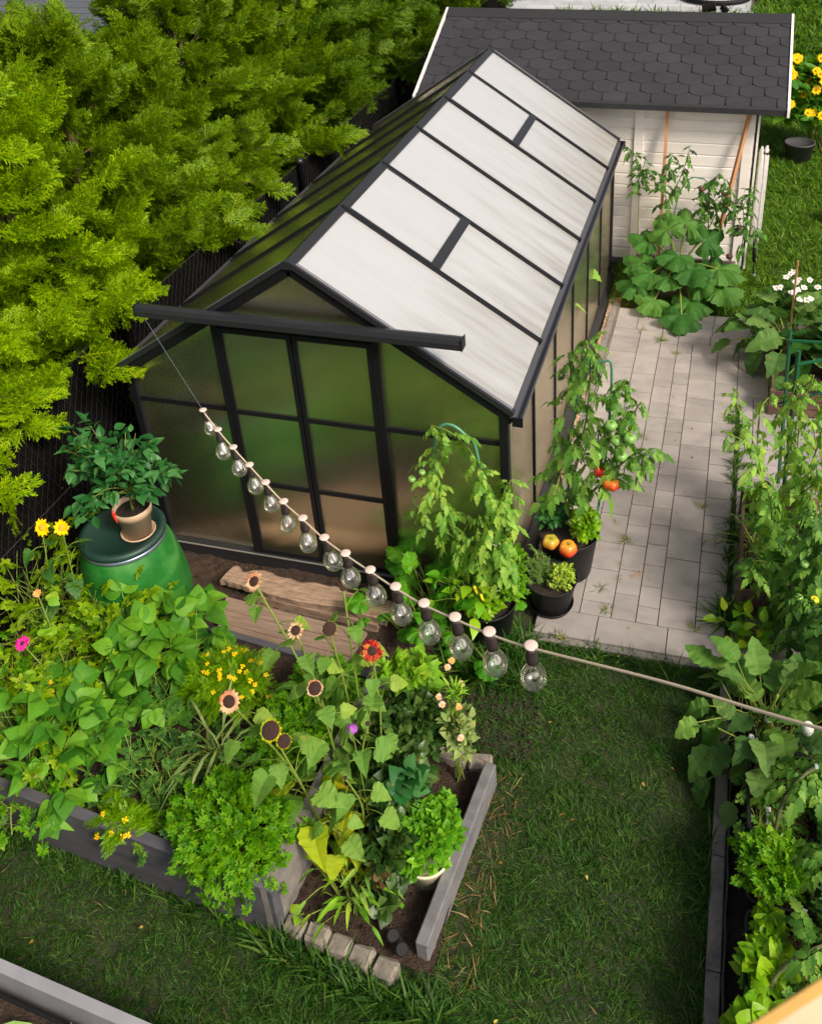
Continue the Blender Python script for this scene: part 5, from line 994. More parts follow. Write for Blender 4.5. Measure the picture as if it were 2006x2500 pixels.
mc = (2.11, -1.57, .02); mp = empty('flower_pot', 'cream pot holding the mint inside the flower bed', 'pot', mc); lathe_obj(mp, 'pot_body', [(.001, 0), (.075, 0), (.095, .13), (.1, .135), (.1, .15), (.093, .15), (.09, .13), (.001, .13)], mc, MT['cream_pot'])
e = empty('mint_plant', 'dense bright mint cushion in the cream pot', 'herb', (2.11, -1.56, .15)); bush('', None, None, (2.11, -1.56, .15), (2.12, -1.53, .245), (.13, .17, .10), 760, 'wide', 'mint', (.026, .044), root=e, stems=24, shell=.5)
zp = empty('zinnia', 'tall pale zinnia bush with small peach flowers at the end of the kerb', 'flower', (2.12, -1.12, .04)); bush('', None, None, (2.12, -1.12, .04), (2.13, -1.10, .30), (.09, .09, .20), 150, 'ovate', 'zinnia_pale', (.035, .06), root=zp, stems=12, stemr=.002, up=.8)
bush('', None, None, (2.12, -1.1, .3), (2.10, -1.05, .50), (.05, .05, .10), 50, 'lance', 'zinnia', (.03, .05), root=zp, stems=5, up=1.2, part='upper_foliage')
for k, (p, m_) in enumerate((((2.055, -.98, .60), 'pet_peach'), ((2.04, -1.08, .52), 'pet_peach'), ((2.06, -1.10, .50), 'pet_peach'), ((2.14, -1.11, .52), 'pet_orange'), ((2.13, -1.02, .56), 'pet_peach'), ((2.17, -1.2, .44), 'pet_peach'), ((2.08, -.99, .66), 'pet_orange'))): flower(zp, p, (.1, -.5, .8), .017, MT[m_], MT['disc_y'], 14, .25, .35, .05, 2, .15, 'blossom', seed=k)
e = clump('slender_weed', 'slender light green weed with narrow leaves at the front of the flower bed', 'weed', (1.84, -1.76, .04), 'lance', 'zinnia', 34, (.05, .18), (.06, .11), (.3, 1.3), .03); e = clump('slender_weed', 'narrow-leaved weed behind the front weed in the flower bed', 'weed', (1.80, -1.68, .04), 'lance', 'tomato_pale', 30, (.06, .2), (.05, .09), (.5, 1.3), .04)
clump('slender_weed', 'tiny yellowish seedling in the corner beside the raised bed', 'weed', (1.66, -1.86, .04), 'wide', 'zinnia', 6, (.02, .04), (.04, .06), (.2, 1.2), .01)
for k, (p, lb) in enumerate((((2.05, -1.86, .02), 'left black garden spotlight at the lower end of the flower bed'), ((2.10, -1.90, .02), 'right black garden spotlight beside the concrete kerb'))):
    s_ = empty('garden_spotlight', lb, 'spotlight', p, 'garden spotlights'); mb = MB(); mb.tube([p, (p[0], p[1], p[2] + .05)], .004, 6); part(mb, 'spike', MT['rubber'], s_); mb = MB(); d = np.array([.3, -.3, .8]); q = np.array(p) + [0, 0, .045]; mb.tube([q, q + d * .01, q + d * .05, q + d * .055], [.018, .024, .027, .022], 16); part(mb, 'lamp_head', MT['rubber'], s_)

# ============================================================ RIGHT SIDE PLANTS
G3 = 'tomato plants on the right'
vine('tomato_plant', 'tomato plant bending its pale shoots over the paving', 'plant', (3.48, .55, .12), [[(3.48, .55, .12), (3.44, .6, .45), (3.36, .68, .75), (3.25, .80, .92), (3.20, .88, 1.02)], [(3.44, .6, .4), (3.38, .55, .7), (3.30, .6, .85), (3.18, .62, .9)], [(3.36, .68, .75), (3.36, .8, .95), (3.42, .9, 1.0)]], 'tomato', 'tomato_pale', (.08, .13), .04, .006, group=G3, start=.1)
fruit([o for o in S.objects if o.get('label', '').startswith('tomato plant bending')][0], (3.42, .62, .56), .042, MT['purple_fruit'], .88, .04, label='dark purple tomato')
vine('tomato_plant', 'tall tomato plant tied between the green stakes', 'plant', (3.62, .85, .12), [[(3.62, .85, .12), (3.60, .86, .5), (3.58, .88, .9), (3.62, .9, 1.15)], [(3.62, .85, .3), (3.70, .9, .7), (3.72, 1.0, 1.05)], [(3.6, .86, .5), (3.52, .95, .8), (3.55, 1.05, 1.0)], [(3.6, .86, .3), (3.78, .7, .7), (3.8, .6, 1.0)]], 'tomato', 'tomato_pale', (.09, .15), .032, .006, group=G3, fruits=[((3.68, .72, .95), .03, MT['green_fruit']), ((3.70, .62, .7), .028, MT['green_fruit'])])
vine('tomato_plant', 'dense dark tomato plant above the crate beside the paving edge', 'plant', (3.52, .32, .12), [[(3.52, .32, .12), (3.48, .3, .4), (3.44, .28, .7), (3.40, .3, .85)], [(3.52, .32, .2), (3.58, .3, .5), (3.62, .25, .85)], [(3.5, .3, .3), (3.40, .15, .45), (3.36, .02, .5)], [(3.5, .3, .3), (3.6, .1, .5), (3.66, -.05, .65)], [(3.5, .4, .3), (3.42, .5, .55), (3.36, .55, .65)]], 'tomato', 'tomato', (.09, .15), .026, .006, group=G3, fruits=[((3.60, .02, .55), .026, MT['green_fruit']), ((3.66, -.12, .50), .024, MT['yellow_fruit'])])
vine('tomato_plant', 'tomato plant with small green fruit at the right frame edge', 'plant', (3.72, .1, .05), [[(3.72, .1, .05), (3.70, .05, .4), (3.66, 0, .75), (3.62, .02, .95)], [(3.72, .1, .2), (3.62, -.1, .5), (3.58, -.22, .6)], [(3.72, .1, .2), (3.8, .2, .6), (3.78, .3, .95)], [(3.72, .1, .2), (3.74, -.2, .5), (3.70, -.35, .6)]], 'tomato', 'tomato_dark', (.10, .16), .026, .006, group=G3, fruits=[((3.58, -.18, .56), .022, MT['green_fruit']), ((3.64, -.26, .5), .026, MT['green_fruit']), ((3.6, -.05, .66), .022, MT['green_fruit'])])
vine('tomato_plant', 'shadowy tomato plant low behind the aubergine', 'plant', (3.80, -.45, .02), [[(3.80, -.45, .02), (3.78, -.4, .4), (3.7, -.35, .55)], [(3.8, -.45, .1), (3.68, -.2, .3), (3.6, -.1, .42)], [(3.8, -.45, .1), (3.85, -.6, .5)], [(3.8, -.45, .1), (3.62, -.05, .2), (3.5, .08, .3)]], 'tomato', 'tomato_dark', (.10, .16), .024, .006, group=G3)
e = clump('chili_plant', 'young pepper plant with pointed leaves on the paving edge', 'plant', (3.42, -.02, .02), 'ovate', 'pepper', 62, (.05, .20), (.06, .09), (.3, 1.3), .06)
e = clump('chili_plant', 'thin chilli plant hanging over the grassy joint of the paving', 'plant', (3.40, .62, .12), 'lance', 'tomato_dark', 26, (.1, .24), (.05, .07), (-.2, .6), .03)
eg = empty('eggplant', 'large aubergine plant with broad leaves over the lawn and paving corner', 'plant', (3.45, -.62, .03)); rosette(eg, 'egg', 'egg_y', (3.46, -.58, .10), 44, (.14, .36), (.11, .18), (.2, 1.35), .05, r=.004); rosette(eg, 'egg', 'egg', (3.52, -.66, .08), 40, (.16, .40), (.11, .17), (-.1, 1.2), .08, 'lower_foliage', r=.004)
mb = MB(); mb.tube(smoothpath([(3.46, -.6, .0), (3.47, -.6, .2), (3.5, -.62, .38)], 6), np.linspace(.011, .007, 13), 8); part(mb, 'main_stem', MT['stem'], eg, True)
for c, l in (((3.63, -.74, .34), .036), ((3.40, -.75, .22), .02), ((3.47, -.66, .26), .022)): mb = MB(); V, F = blob((0, 0, 0), l * .75, 1.5); mb.add(V + np.array(c), F); part(mb, 'fruit', MT['white_fruit'], eg, True)
MT['knobbly'] = mat('knobbly_stem', (.13, .16, .05), (.07, .075, .03), .8, 40, bump=.5)
# bare bent tomato stems low over the tubs
for lb, P in (('thick bent tomato stem crossing the topmost tub', [(3.50, -1.18, .21), (3.52, -1.12, .32), (3.60, -1.02, .40), (3.72, -.95, .46), (3.85, -.9, .62)]), ('thick knobbly tomato stem tied at the nearest tubs', [(3.46, -1.84, .21), (3.50, -1.78, .33), (3.60, -1.72, .40), (3.75, -1.66, .44), (3.9, -1.6, .6)]), ('tomato stem reaching in from the right frame edge', [(3.66, -1.50, .2), (3.63, -1.44, .32), (3.72, -1.36, .42), (3.9, -1.3, .5)])):
    e = empty('tomato_plant', lb, 'plant', P[0], 'bent tomato stems over the tubs'); Q = smoothpath(P, 7); mb = MB(); mb.tube(Q, np.linspace(.009, .007, len(Q)) * (1 + .22 * np.sin(np.arange(len(Q)) * 1.7)), 9); part(mb, 'stem', MT['knobbly'], e, True); ml = MB(); n = 24; i = rng.integers(12, len(Q), n); pick(ml, 'tomato', frames(rng.normal(0, 1, (n, 3)) * [1, 1, .3], None, rng.uniform(.09, .14, n)), Q[i]); part(ml, 'foliage', MT['tomato'], e)
    mb = MB(); c = Q[len(Q) * 3 // 5]; mb.tube([c + [-.008, 0, .0], c + [.004, .003, .002]], .0125, 8); part(mb, 'tie', plain('pale_tie', (.35, .45, .45), .6), e)
e = empty('parsley_plant', 'parsley and basil mix in the second black tub', 'herb', (3.50, -1.37, .19)); bush('', None, None, (3.50, -1.37, .19), (3.49, -1.36, .27), (.15, .13, .09), 330, 'parsley', 'parsley', (.045, .07), root=e, stems=16); bush('', None, None, (3.46, -1.34, .19), (3.47, -1.30, .30), (.07, .07, .06), 60, 'basil', 'basil', (.035, .055), root=e, stems=6, part='basil_foliage')
e = empty('basil_plant', 'fresh basil at the top of the third tub', 'herb', (3.47, -1.60, .19)); bush('', None, None, (3.47, -1.60, .19), (3.47, -1.585, .26), (.055, .06, .07), 70, 'basil', 'basil', (.04, .065), root=e, stems=8)
e = empty('basil_plant', 'big crinkled light green basil in the third tub', 'herb', (3.47, -1.74, .19)); bush('', None, None, (3.47, -1.74, .19), (3.47, -1.73, .26), (.10, .085, .08), 90, 'basil', 'basil', (.055, .09), root=e, stems=10)
e = empty('basil_plant', 'nearest light green basil with the largest leaves', 'herb', (3.46, -1.96, .19)); bush('', None, None, (3.46, -1.96, .19), (3.46, -1.95, .27), (.10, .11, .09), 90, 'basil', 'basil', (.06, .10), root=e, stems=10)
e = empty('celery_plant', 'dark celery filling the gap right of the tubs at the frame edge', 'herb', (3.74, -1.3, .03)); bush('', None, None, (3.74, -1.3, .03), (3.76, -1.35, .2), (.13, .5, .16), 420, 'parsley', 'tomato_dark', (.06, .10), root=e, stems=20)
e = empty('parsley_plant', 'dull green celery at the right of the nearest tubs', 'herb', (3.60, -1.92, .19)); bush('', None, None, (3.60, -1.92, .19), (3.60, -1.90, .26), (.07, .13, .08), 90, 'parsley', 'tomato', (.06, .09), root=e, stems=10)
for lb, c in (('parsley seedling at the upper left of the straw tub', (3.44, -.98, .2)), ('parsley seedling beside the white label in the straw tub', (3.44, -1.14, .2)), ('parsley seedling in the middle of the straw tub', (3.54, -1.04, .2)), ('little parsley at the front rim of the straw tub', (3.50, -1.16, .2))): clump('parsley_seedling', lb, 'herb', c, 'parsley', 'tomato', 15, (.03, .08), (.06, .085), (.2, .9), .01, 'seedlings in the straw tub')
def ptag(label, c, rz, tilt, marks):
    o = empty('plant_label', label, 'label', c, 'white plant labels'); M = np.array([[cos(rz), -sin(rz), 0], [sin(rz), cos(rz), 0], [0, 0, 1]]) @ np.array([[1, 0, 0], [0, cos(tilt), -sin(tilt)], [0, sin(tilt), cos(tilt)]])
    mb = MB(); V = np.array([(-.009, 0, -.03), (.009, 0, -.03), (.009, 0, .035), (-.009, 0, .035), (-.009, .001, -.03), (.009, .001, -.03), (.009, .001, .035), (-.009, .001, .035)]) @ M.T + np.array(c); mb.add(V, [(0, 1, 2, 3), (7, 6, 5, 4), (0, 4, 5, 1), (1, 5, 6, 2), (2, 6, 7, 3), (3, 7, 4, 0)]); part(mb, 'plate', MT['tag'], o)
    if marks:
        mb = MB()
        for (x0, z0, x1, z1) in marks: V = np.array([(x0, -.0012, z0), (x1, -.0012, z1), (x1 + .0016, -.0012, z1 + .0012), (x0 + .0016, -.0012, z0 + .0012)]) @ M.T + np.array(c); mb.add(V, [(0, 1, 2, 3)])
        part(mb, 'writing', MT['ink'], o)
Hm = [(-.004, .028, -.004, .014), (-.004, .021, .001, .022), (.001, .022, .002, .014)]
ptag('small white plant label with a handwritten letter h in the straw tub', (3.475, -1.125, .235), .1, -.9, Hm); ptag('white plant label at the back rim of the third tub', (3.60, -1.52, .24), -.2, -.8, [(-.003, .0, .004, .012), (.004, .012, .005, .0)]); ptag('white plant label upright among the nearest tub leaves', (3.635, -1.80, .24), .1, -.8, [])
# green stakes
G4 = 'green plant stakes'
zt1, zt2 = 1.17, 1.05
cane('plant_stake', 'taller left green plant stake standing at the crate', (3.56, 1.35, 0), (3.50, 1.30, 1.19), .016, 'green_stake', G4); cane('plant_stake', 'right green plant stake tied to the tomato', (3.58, 1.12, 0), (3.54, 1.07, 1.19), .020, 'green_stake', G4)
cane('plant_stake', 'upper horizontal green crossbar between the stakes', (3.50, 1.285, 1.125), (4.1, 1.28, 1.16), .013, 'green_stake', G4); cane('plant_stake', 'lower green crossbar rising to the right frame edge', (3.54, 1.055, 1.11), (4.1, 1.34, 1.13), .013, 'green_stake', G4)
cane('plant_stake', 'thin green stake crossing low behind the tomato leaves', (3.44, 1.0, .86), (4.1, 1.25, .98), .009, 'green_stake', G4)
# far aubergine, daisies and canes
eg = empty('eggplant', 'far aubergine plant with dull lobed leaves at the paving corner', 'plant', (3.62, 2.85, .1)); rosette(eg, 'egg', 'egg', (3.62, 2.85, .12), 46, (.18, .42), (.18, .25), (.15, 1.35), .07, r=.006)
eg = empty('eggplant', 'second far aubergine at the right frame edge below the white daisies', 'plant', (3.98, 2.75, .1)); rosette(eg, 'egg', 'squash', (3.95, 2.75, .12), 30, (.18, .4), (.16, .24), (.15, 1.35), .07, r=.006)
cane('bamboo_cane', 'thin bamboo cane standing among the white daisies', (3.64, 2.95, .1), (3.62, 2.9, .86), .012, 'wood_new')
for k, (p, q) in enumerate((((3.68, 3.12, .05), .5),)):
    e = empty('white_daisy_bush', 'white daisies in full bloom with feathery leaves', 'flower', (3.66, 3.12, .02)); bush('', None, None, (3.66, 3.12, .02), (3.68, 3.10, .32), (.26, .18, .24), 430, 'fern', 'tomato_dark', (.07, .12), root=e, stems=24)
    for j, (u, v, z) in enumerate(((3.50, 3.02, .56), (3.53, 3.02, .57), (3.60, 3.12, .64), (3.64, 3.06, .60), (3.66, 3.07, .62), (3.70, 3.02, .58), (3.63, 2.97, .56), (3.61, 2.99, .55), (3.67, 2.90, .54), (3.72, 2.90, .54), (3.75, 2.91, .55), (3.80, 3.05, .58), (3.57, 3.1, .62), (3.66, 3.0, .57), (3.74, 3.08, .62), (3.62, 3.14, .65), (3.86, 3.0, .57))): flower(e, (u, v, z), (rng.normal(0, .2), -.35, .8), .030, MT['pet_white'], MT['disc_y'], 9, .22, .5, .1, 1, .15, 'blossom', seed=j)
# courgette in its planter at the shed
pr = empty('planter_box', 'brown planter box holding the courgette at the shed wall', 'planter', (2.73, 3.93, 0)); mb = MB(); 
for a, b in (((2.33, 3.72), (3.20, 3.72)), ((2.33, 4.1), (3.20, 4.1)), ((2.345, 3.74), (2.345, 4.08)), ((3.185, 3.74), (3.185, 4.08))): m_ = MB(); m_.beam((*a, .11), (*b, .11), .03, .22); part(m_, 'side_board', MT['brown_pot'], pr)
soilpoly([(2.36, 3.74), (3.17, 3.74), (3.17, 4.08), (2.36, 4.08)], .18, MT['soil'], 'soil_fill', pr)
zc = empty('courgette_plant', 'courgette with huge lobed leaves in front of the white shed', 'plant', (2.72, 3.85, .18))
ml = MB(); ms = MB(); c0 = np.array([2.72, 3.88, .18])
for (x, y, z, s, yaw, tl) in ((2.42, 3.72, .34, .33, 2.6, .1), (2.40, 3.55, .22, .34, 2.9, -.2), (2.60, 3.90, .58, .34, 2.2, .5), (2.75, 3.98, .62, .36, 1.6, .7), (2.93, 3.92, .50, .36, .8, .35), (2.72, 3.72, .42, .36, -1.7, .0), (2.86, 3.62, .36, .40, -1.2, -.1), (3.06, 3.70, .34, .40, -.4, .0), (3.10, 3.55, .24, .38, -.8, -.25), (2.86, 3.42, .16, .36, -1.4, -.3), (2.80, 3.25, .12, .36, -1.6, -.3), (2.50, 3.60, .30, .30, -2.3, -.1), (2.66, 3.56, .30, .30, -2.0, -.2), (2.45, 3.92, .46, .32, 2.9, .4), (3.0, 3.85, .28, .34, .2, .1), (2.56, 3.42, .14, .30, -2.2, -.3), (2.92, 3.50, .28, .26, -1.0, .0)):
    e_ = np.array([x, y, z]); ms.tube(smoothpath([c0, (c0 + e_) / 2 + [0, 0, .06], e_], 5), np.linspace(.010, .006, 11), 7); d = np.array([cos(yaw), sin(yaw), tl * .5]); pick(ml, 'squash', frames(d, np.array([[0, -.35, 1]]) + rng.normal(0, .22, (1, 3)), s * 1.22), e_[None])
part(ms, 'stem', MT['stem'], zc, True); part(ml, 'foliage', MT['squash'], zc)
GS = 'tomato plants at the shed wall'
vine('tomato_plant', 'thin tomato plant beside the upright wooden stake on the shed', 'plant', (2.56, 4.0, .18), [[(2.56, 4.0, .18), (2.57, 4.1, .6), (2.55, 4.12, 1.0), (2.60, 4.1, 1.2)], [(2.56, 4.1, .7), (2.68, 4.1, 1.0), (2.74, 4.08, 1.28)], [(2.55, 4.1, .8), (2.42, 4.08, 1.0), (2.40, 4.05, 1.08)]], 'tomato', 'tomato_dark', (.08, .13), .048, .006, group=GS, start=.3)
vine('tomato_plant', 'sparse tomato tip rising behind the greenhouse rear corner', 'plant', (2.34, 4.05, .1), [[(2.34, 4.05, .1), (2.33, 4.1, .7), (2.30, 4.1, 1.1), (2.20, 4.08, 1.25)], [(2.31, 4.1, .9), (2.38, 4.08, 1.15)]], 'tomato', 'tomato_dark', (.07, .11), .05, .005, group=GS, start=.4)
vine('tomato_plant', 'bushy tomato with dark fruit under the green hoop by the shed', 'plant', (2.92, 4.0, .18), [[(2.92, 4.0, .18), (2.94, 4.05, .5), (2.93, 4.1, .9), (3.0, 4.08, 1.05)], [(2.93, 4.05, .5), (3.03, 4.08, .8), (3.05, 4.08, 1.0)], [(2.93, 4.05, .6), (2.86, 4.1, .8), (2.88, 4.1, .95)]], 'tomato', 'tomato_dark', (.08, .13), .036, .006, group=GS, fruits=[((2.86, 4.02, .92), .026, MT['brown_fruit']), ((3.05, 4.0, .9), .02, MT['brown_fruit']), ((2.93, 3.98, .4), .024, MT['brown_fruit'])], start=.3)
vine('tomato_plant', 'tomato plant hanging around the shed corner in front of the hose', 'plant', (3.2, 3.98, .1), [[(3.2, 3.98, .1), (3.24, 4.0, .5), (3.22, 4.02, .8), (3.28, 4.0, .98)], [(3.24, 4.0, .5), (3.32, 4.0, .62), (3.34, 3.98, .5)], [(3.22, 4.0, .6), (3.12, 4.02, .8), (3.1, 4.02, .95)]], 'tomato', 'tomato_dark', (.08, .12), .036, .005, group=GS, fruits=[((3.14, 3.94, .35), .03, MT['brown_fruit']), ((3.2, 3.95, .62), .022, MT['brown_fruit'])], start=.3)
hoop('dark green hoop in front of the shed wall', [(2.63, 4.06, .2), (2.65, 4.1, .7), (2.72, 4.12, .93), (2.82, 4.12, .98), (2.92, 4.1, .88), (2.95, 4.06, .2)], r=.006)
# hose on the shed's side wall
hs = empty('garden_hose', 'grey garden hose coiled in long loops on the shed side wall', 'hose', (3.36, 4.55, .2)); mb = MB(); P = []
for k in range(7):
    for a in np.linspace(0, 2 * pi, 28, endpoint=False): P.append((3.325 + .011 * k + .05 * (.5 - .5 * cos(a)) * 0, 4.55 + (.11 + .008 * sin(k * 2)) * sin(a) + .01 * k, .66 + (.44 + .03 * sin(k * 1.7)) * cos(a)))
mb.tube(np.array(P), .0105, 8); part(mb, 'coil', MT['hose'], hs, True)
mb = MB(); mb.tube([(3.35, 4.32, .36), (3.36, 4.26, .16)], [.018, .016], 10); mb.tube([(3.36, 4.26, .16), (3.365, 4.24, .04)], .007, 8); sp = part(mb, 'spray_lance', MT['rubber'], hs, True); mb = MB(); mb.tube([(3.355, 4.22, .03), (3.375, 4.25, .03)], .022, 12); sub(mb, 'nozzle', MT['chrome'], hs, sp)
mb = MB(); mb.box((3.27, 4.53, 1.07), (3.40, 4.57, 1.09)); part(mb, 'holder', MT['chrome'], hs)
# rudbeckias far right, black pots, stakes behind the shed
rb = empty('rudbeckia_bush', 'tall bush of bright yellow coneflowers right of the shed roof', 'flower', (3.98, 7.75, 0)); bush('', None, None, (3.98, 7.75, 0), (3.98, 7.8, .55), (.55, .4, .56), 700, 'heart', 'bean', (.12, .18), root=rb, stems=30, stemr=.006)
for k in range(46):
    x = rng.uniform(3.62, 4.35); z = 1.22 - .10 * abs(x - 3.9) - rng.uniform(0, .7); flower(rb, (x, 7.42 + rng.uniform(-.12, .3), z), (.0, -.85, .45), .056, MT['pet_yellow'], MT['disc_y'], 15, .24, .38, .0, 1, .2, 'blossom', seed=k)
def slotpot(label, c, rt, h): r = empty('plant_pot', label, 'pot', c); lathe_obj(r, 'pot_body', [(.001, 0), (rt * .8, 0), (rt * .97, h * .93), (rt, h * .93), (rt, h), (rt * .93, h), (rt * .9, h * .9), (.001, h * .9)], c, plain('grey_black_plastic', (.05, .05, .055), .6), 30)
slotpot('grey black pot on the lawn in front of the yellow coneflowers', (3.83, 7.35, 0), .17, .22); slotpot('black pot cut off by the right frame edge on the lawn', (4.10, 5.62, 0), .10, .14)
for k, (x, y) in enumerate(((-.2, 13.2), (.75, 13.2))):
    mb = MB(); mb.box((-.04, -.04, 0), (.04, .04, .30), 0, .01); o = mb.build('short_post', MT['wood_old'], None); o.location = (x, y, 0); tag(o, ['left short wooden post between shed roof and far patio', 'right short wooden post between shed roof and far patio'][k], 'post', 'short wooden posts')
mb = MB(); a = np.linspace(0, 2 * pi, 60); mb.tube(np.stack([2.55 + .62 * np.cos(a), 15.85 + .62 * np.sin(a), np.full(60, .10)], 1), .045, 8); tag(mb.build('hose_ring', MT['rubber'], None, True, loc=(2.55, 15.85, .1)), 'black hose ring lying on the far grey patio', 'hose')
for k, (x, y) in enumerate(((2.35, 14.4), (3.0, 14.3))):
    s_ = empty('garden_spotlight', ['tilted black garden lamp just above the shed ridge', 'small black garden lamp on the right above the shed ridge'][k], 'spotlight', (x - .3 * k, y, 0), 'garden spotlights'); mb = MB(); q = np.array([x - .3 * k, y, .16]); mb.tube([q, q + [.22 - .16 * k, 0, .07]], [.07, .09], 14); part(mb, 'lamp_head', MT['rubber'], s_); mb = MB(); mb.tube([q * [1, 1, 0], q], .012, 6); part(mb, 'spike', MT['rubber'], s_)
# plants inside the greenhouse, seen blurred through the panels
GI = 'tomatoes inside the greenhouse'
for k, (x, y, h_) in enumerate(((.35, .45, 1.25), (.95, .9, 1.5), (1.7, .5, 1.2), (1.72, 1.3, 1.35), (.4, 1.3, 1.4), (.4, 2.2, 1.4), (1.75, 2.2, 1.3), (1.0, 2.9, 1.4), (.38, 3.2, 1.3), (1.75, 3.1, 1.3))):
    lbs = ['blurred tomato plant inside the front left corner of the greenhouse', 'blurred tall tomato plant inside behind the left door leaf', 'blurred tomato plant inside the front right corner of the greenhouse', 'blurred tomato plant inside on the right, second row', 'blurred tomato plant inside on the left, second row', 'blurred tomato plant inside on the left, third row', 'blurred tomato plant inside on the right, third row', 'blurred tomato plant inside the middle towards the rear', 'blurred tomato plant inside the rear left corner', 'blurred tomato plant inside the rear right corner']
    vine('tomato_plant', lbs[k], 'plant', (x, y, 0), [[(x, y, 0), (x + .03, y, h_ * .5), (x - .03, y + .03, h_)], [(x, y, .1), (x + .14, y - .05, h_ * .5), (x + .1, y, h_ * .85)], [(x, y, .1), (x - .14, y + .05, h_ * .5), (x - .08, y, h_ * .8)]], 'tomato', 'celery' if k in (0, 1, 2, 3) else 'tomato_pale', (.16, .24), .06, .008, group=GI, fruits=[((x + .05, y - .12, .62), .04, MT['red_fruit']), ((x + .08, y - .1, .95), .038, MT['ripening'])] if k < 2 else ())
struct(sheet('x', [(.04, .04), (2.06, 3.94)], .02, None, .004, .05), 'greenhouse_soil', MT['soil'], True)

# ============================================================ STRING LIGHTS
f_px, pc_ = 2030.97, (1011.256, 633.017)
px = [(427, 862), (459, 903), (491, 940), (525, 977), (559, 1014), (597, 1054), (637, 1089), (682, 1130), (727, 1163), (779, 1198), (832, 1233), (892, 1268), (957, 1297), (1029, 1328), (1117, 1357)]
BP_ = [[0.7987, -0.5729, 1.5422], [0.9656, -0.7298, 1.569], [1.1186, -0.8705, 1.6007], [1.268, -1.0062, 1.6358], [1.4059, -1.1314, 1.6682], [1.5477, -1.2592, 1.7037], [1.6837, -1.3768, 1.7488], [1.8239, -1.4993, 1.7928], [1.951, -1.6052, 1.8441], [2.0844, -1.7146, 1.9024], [2.2079, -1.8154, 1.9571], [2.3342, -1.9159, 2.0189], [2.4565, -2.0087, 2.0894], [2.5781, -2.1003, 2.1607], [2.7093, -2.195, 2.2472]]
st = empty('string_lights', 'outdoor string of fifteen clear glass bulbs on a beige cord', 'string lights', tuple(BP_[0]))
cp = [np.array(p) - [0, 0, .012] for p in BP_] + [np.array(p) for p in ([3.0388, -2.4135, 2.4600], [3.3094, -2.618, 2.6583], [3.75, -2.98, 3.05], [5.6, -4.3, 4.9])]
mb = MB(); P = smoothpath(cp, 6); mb.tube(P, .0033, 8); part(mb, 'cord', MT['cord'], st, True)
mb = MB(); mb.tube([(.215, -.075, 1.70), (.45, -.27, 1.62), cp[0] + [0, 0, .008]], .0017, 5); part(mb, 'hanging_wire', MT['cable_thin'], st)
MT['filament'] = plain('filament_support', (.62, .6, .58), .3, .2)
for k, p in enumerate(BP_):
    p = np.array(p); tilt = np.array([rng.normal(.10, .035), rng.normal(.0, .04)])
    def lean(V): V = V.copy(); V[:, 0] -= (V[:, 2] - p[2]) * tilt[0]; V[:, 1] -= (V[:, 2] - p[2]) * tilt[1]; return V
    mb = MB(); mb.lathe([(.0005, -.010), (.0115, -.012), (.0135, -.020), (.0155, -.034), (.0165, -.047), (.0165, -.058), (.0145, -.0585), (.0005, -.0585)], p, 18); mb.v = [lean(v) for v in mb.v]; so_ = part(mb, 'socket', MT['socket'], st, True)
    mb = MB(); mb.lathe([(.0005, .0012), (.0135, .0008), (.0172, -.0012), (.0175, -.0035), (.0135, -.0060), (.0005, -.010)], p, 20); mb.v = [lean(v) for v in mb.v]; sub(mb, 'socket_cap', MT['socket_cap'], st, so_, True)
    prof = [(.0135, -.0585), (.0145, -.066), (.020, -.078), (.0275, -.092), (.0325, -.107), (.0335, -.119), (.031, -.132), (.0235, -.143), (.012, -.1495), (.0005, -.151)]
    pr_ = smoothpath([(a, b, 0) for a, b in prof], 3)[:, :2]; mb = MB(); mb.lathe(np.maximum(pr_, [[.0004, -1]]), p, 28); mb.v = [lean(v) for v in mb.v]; sub(mb, 'glass_bulb', MT['glass'], st, so_, True)
    mb = MB(); mb.lathe([(.0005, -.0586), (.0055, -.0588), (.0045, -.074), (.003, -.086), (.0005, -.088)], p, 8)
    for a in range(2): a_ = a * 3.1 + .5; mb.tube(lean(np.array([p + [.003 * cos(a_), .003 * sin(a_), -.084], p + [.012 * cos(a_), .012 * sin(a_), -.100 - .004 * (a % 2)], p + [.006 * cos(a_ + .6), .006 * sin(a_ + .6), -.118]])), .0009, 5)
    sub(mb, 'filament', MT['filament'], st, so_, True)

# ============================================================ GRASS, WEEDS, STRAW
def gblade(w_=.06, bend_=.4):
    V = np.array([(-w_, 0, 0), (w_, 0, 0), (-w_ * .8, .5, -bend_ * .25), (w_ * .8, .5, -bend_ * .25), (0, 1, -bend_)]); return V, [np.array([[0, 1, 3, 2]]), np.array([[2, 3, 4]])]
T['gr'] = [gblade(.038, .3), gblade(.035, .6), gblade(.05, .9), gblade(.03, .1)]
def noise2(x, y): return np.sin(x * 3.1 + 1.7 * np.sin(y * 2.3)) * np.cos(y * 2.7 + 1.3 * np.sin(x * 1.9)) * .5 + .5 * np.sin(x * 7.3 + y * 5.1) * np.cos(y * 8.7 - x * 3.3)
def inbed(x, y):
    r = np.zeros(len(x), bool)
    r |= (y > -1.93 - .095 * (x - 1.6) - .0) & (y < -.62) & (x < 1.64) & (x > -.7)          # raised bed
    r |= (x > 1.58) & (x < 2.23) & (y > -1.93) & (y < -1.0)
    r |= (y < -2.27 - .088 * (x + .6) + .06)
    r |= (x > 3.262) & (y < 3.5); r |= (x > 2.165) & (y > -.22) & (y < 3.47); r |= (x < 2.16) & (y > -.04) & (y < 4.1)
    r |= (x < 1.80) & (y > -.85) & (y < 0); r |= (x > SX0 - .05) & (x < SX1 + .03) & (y > SY0) & (y < SY1)
    r |= np.hypot(x - LPt[0], y - LPt[1]) < .14; r |= (x < -.33)
    return r
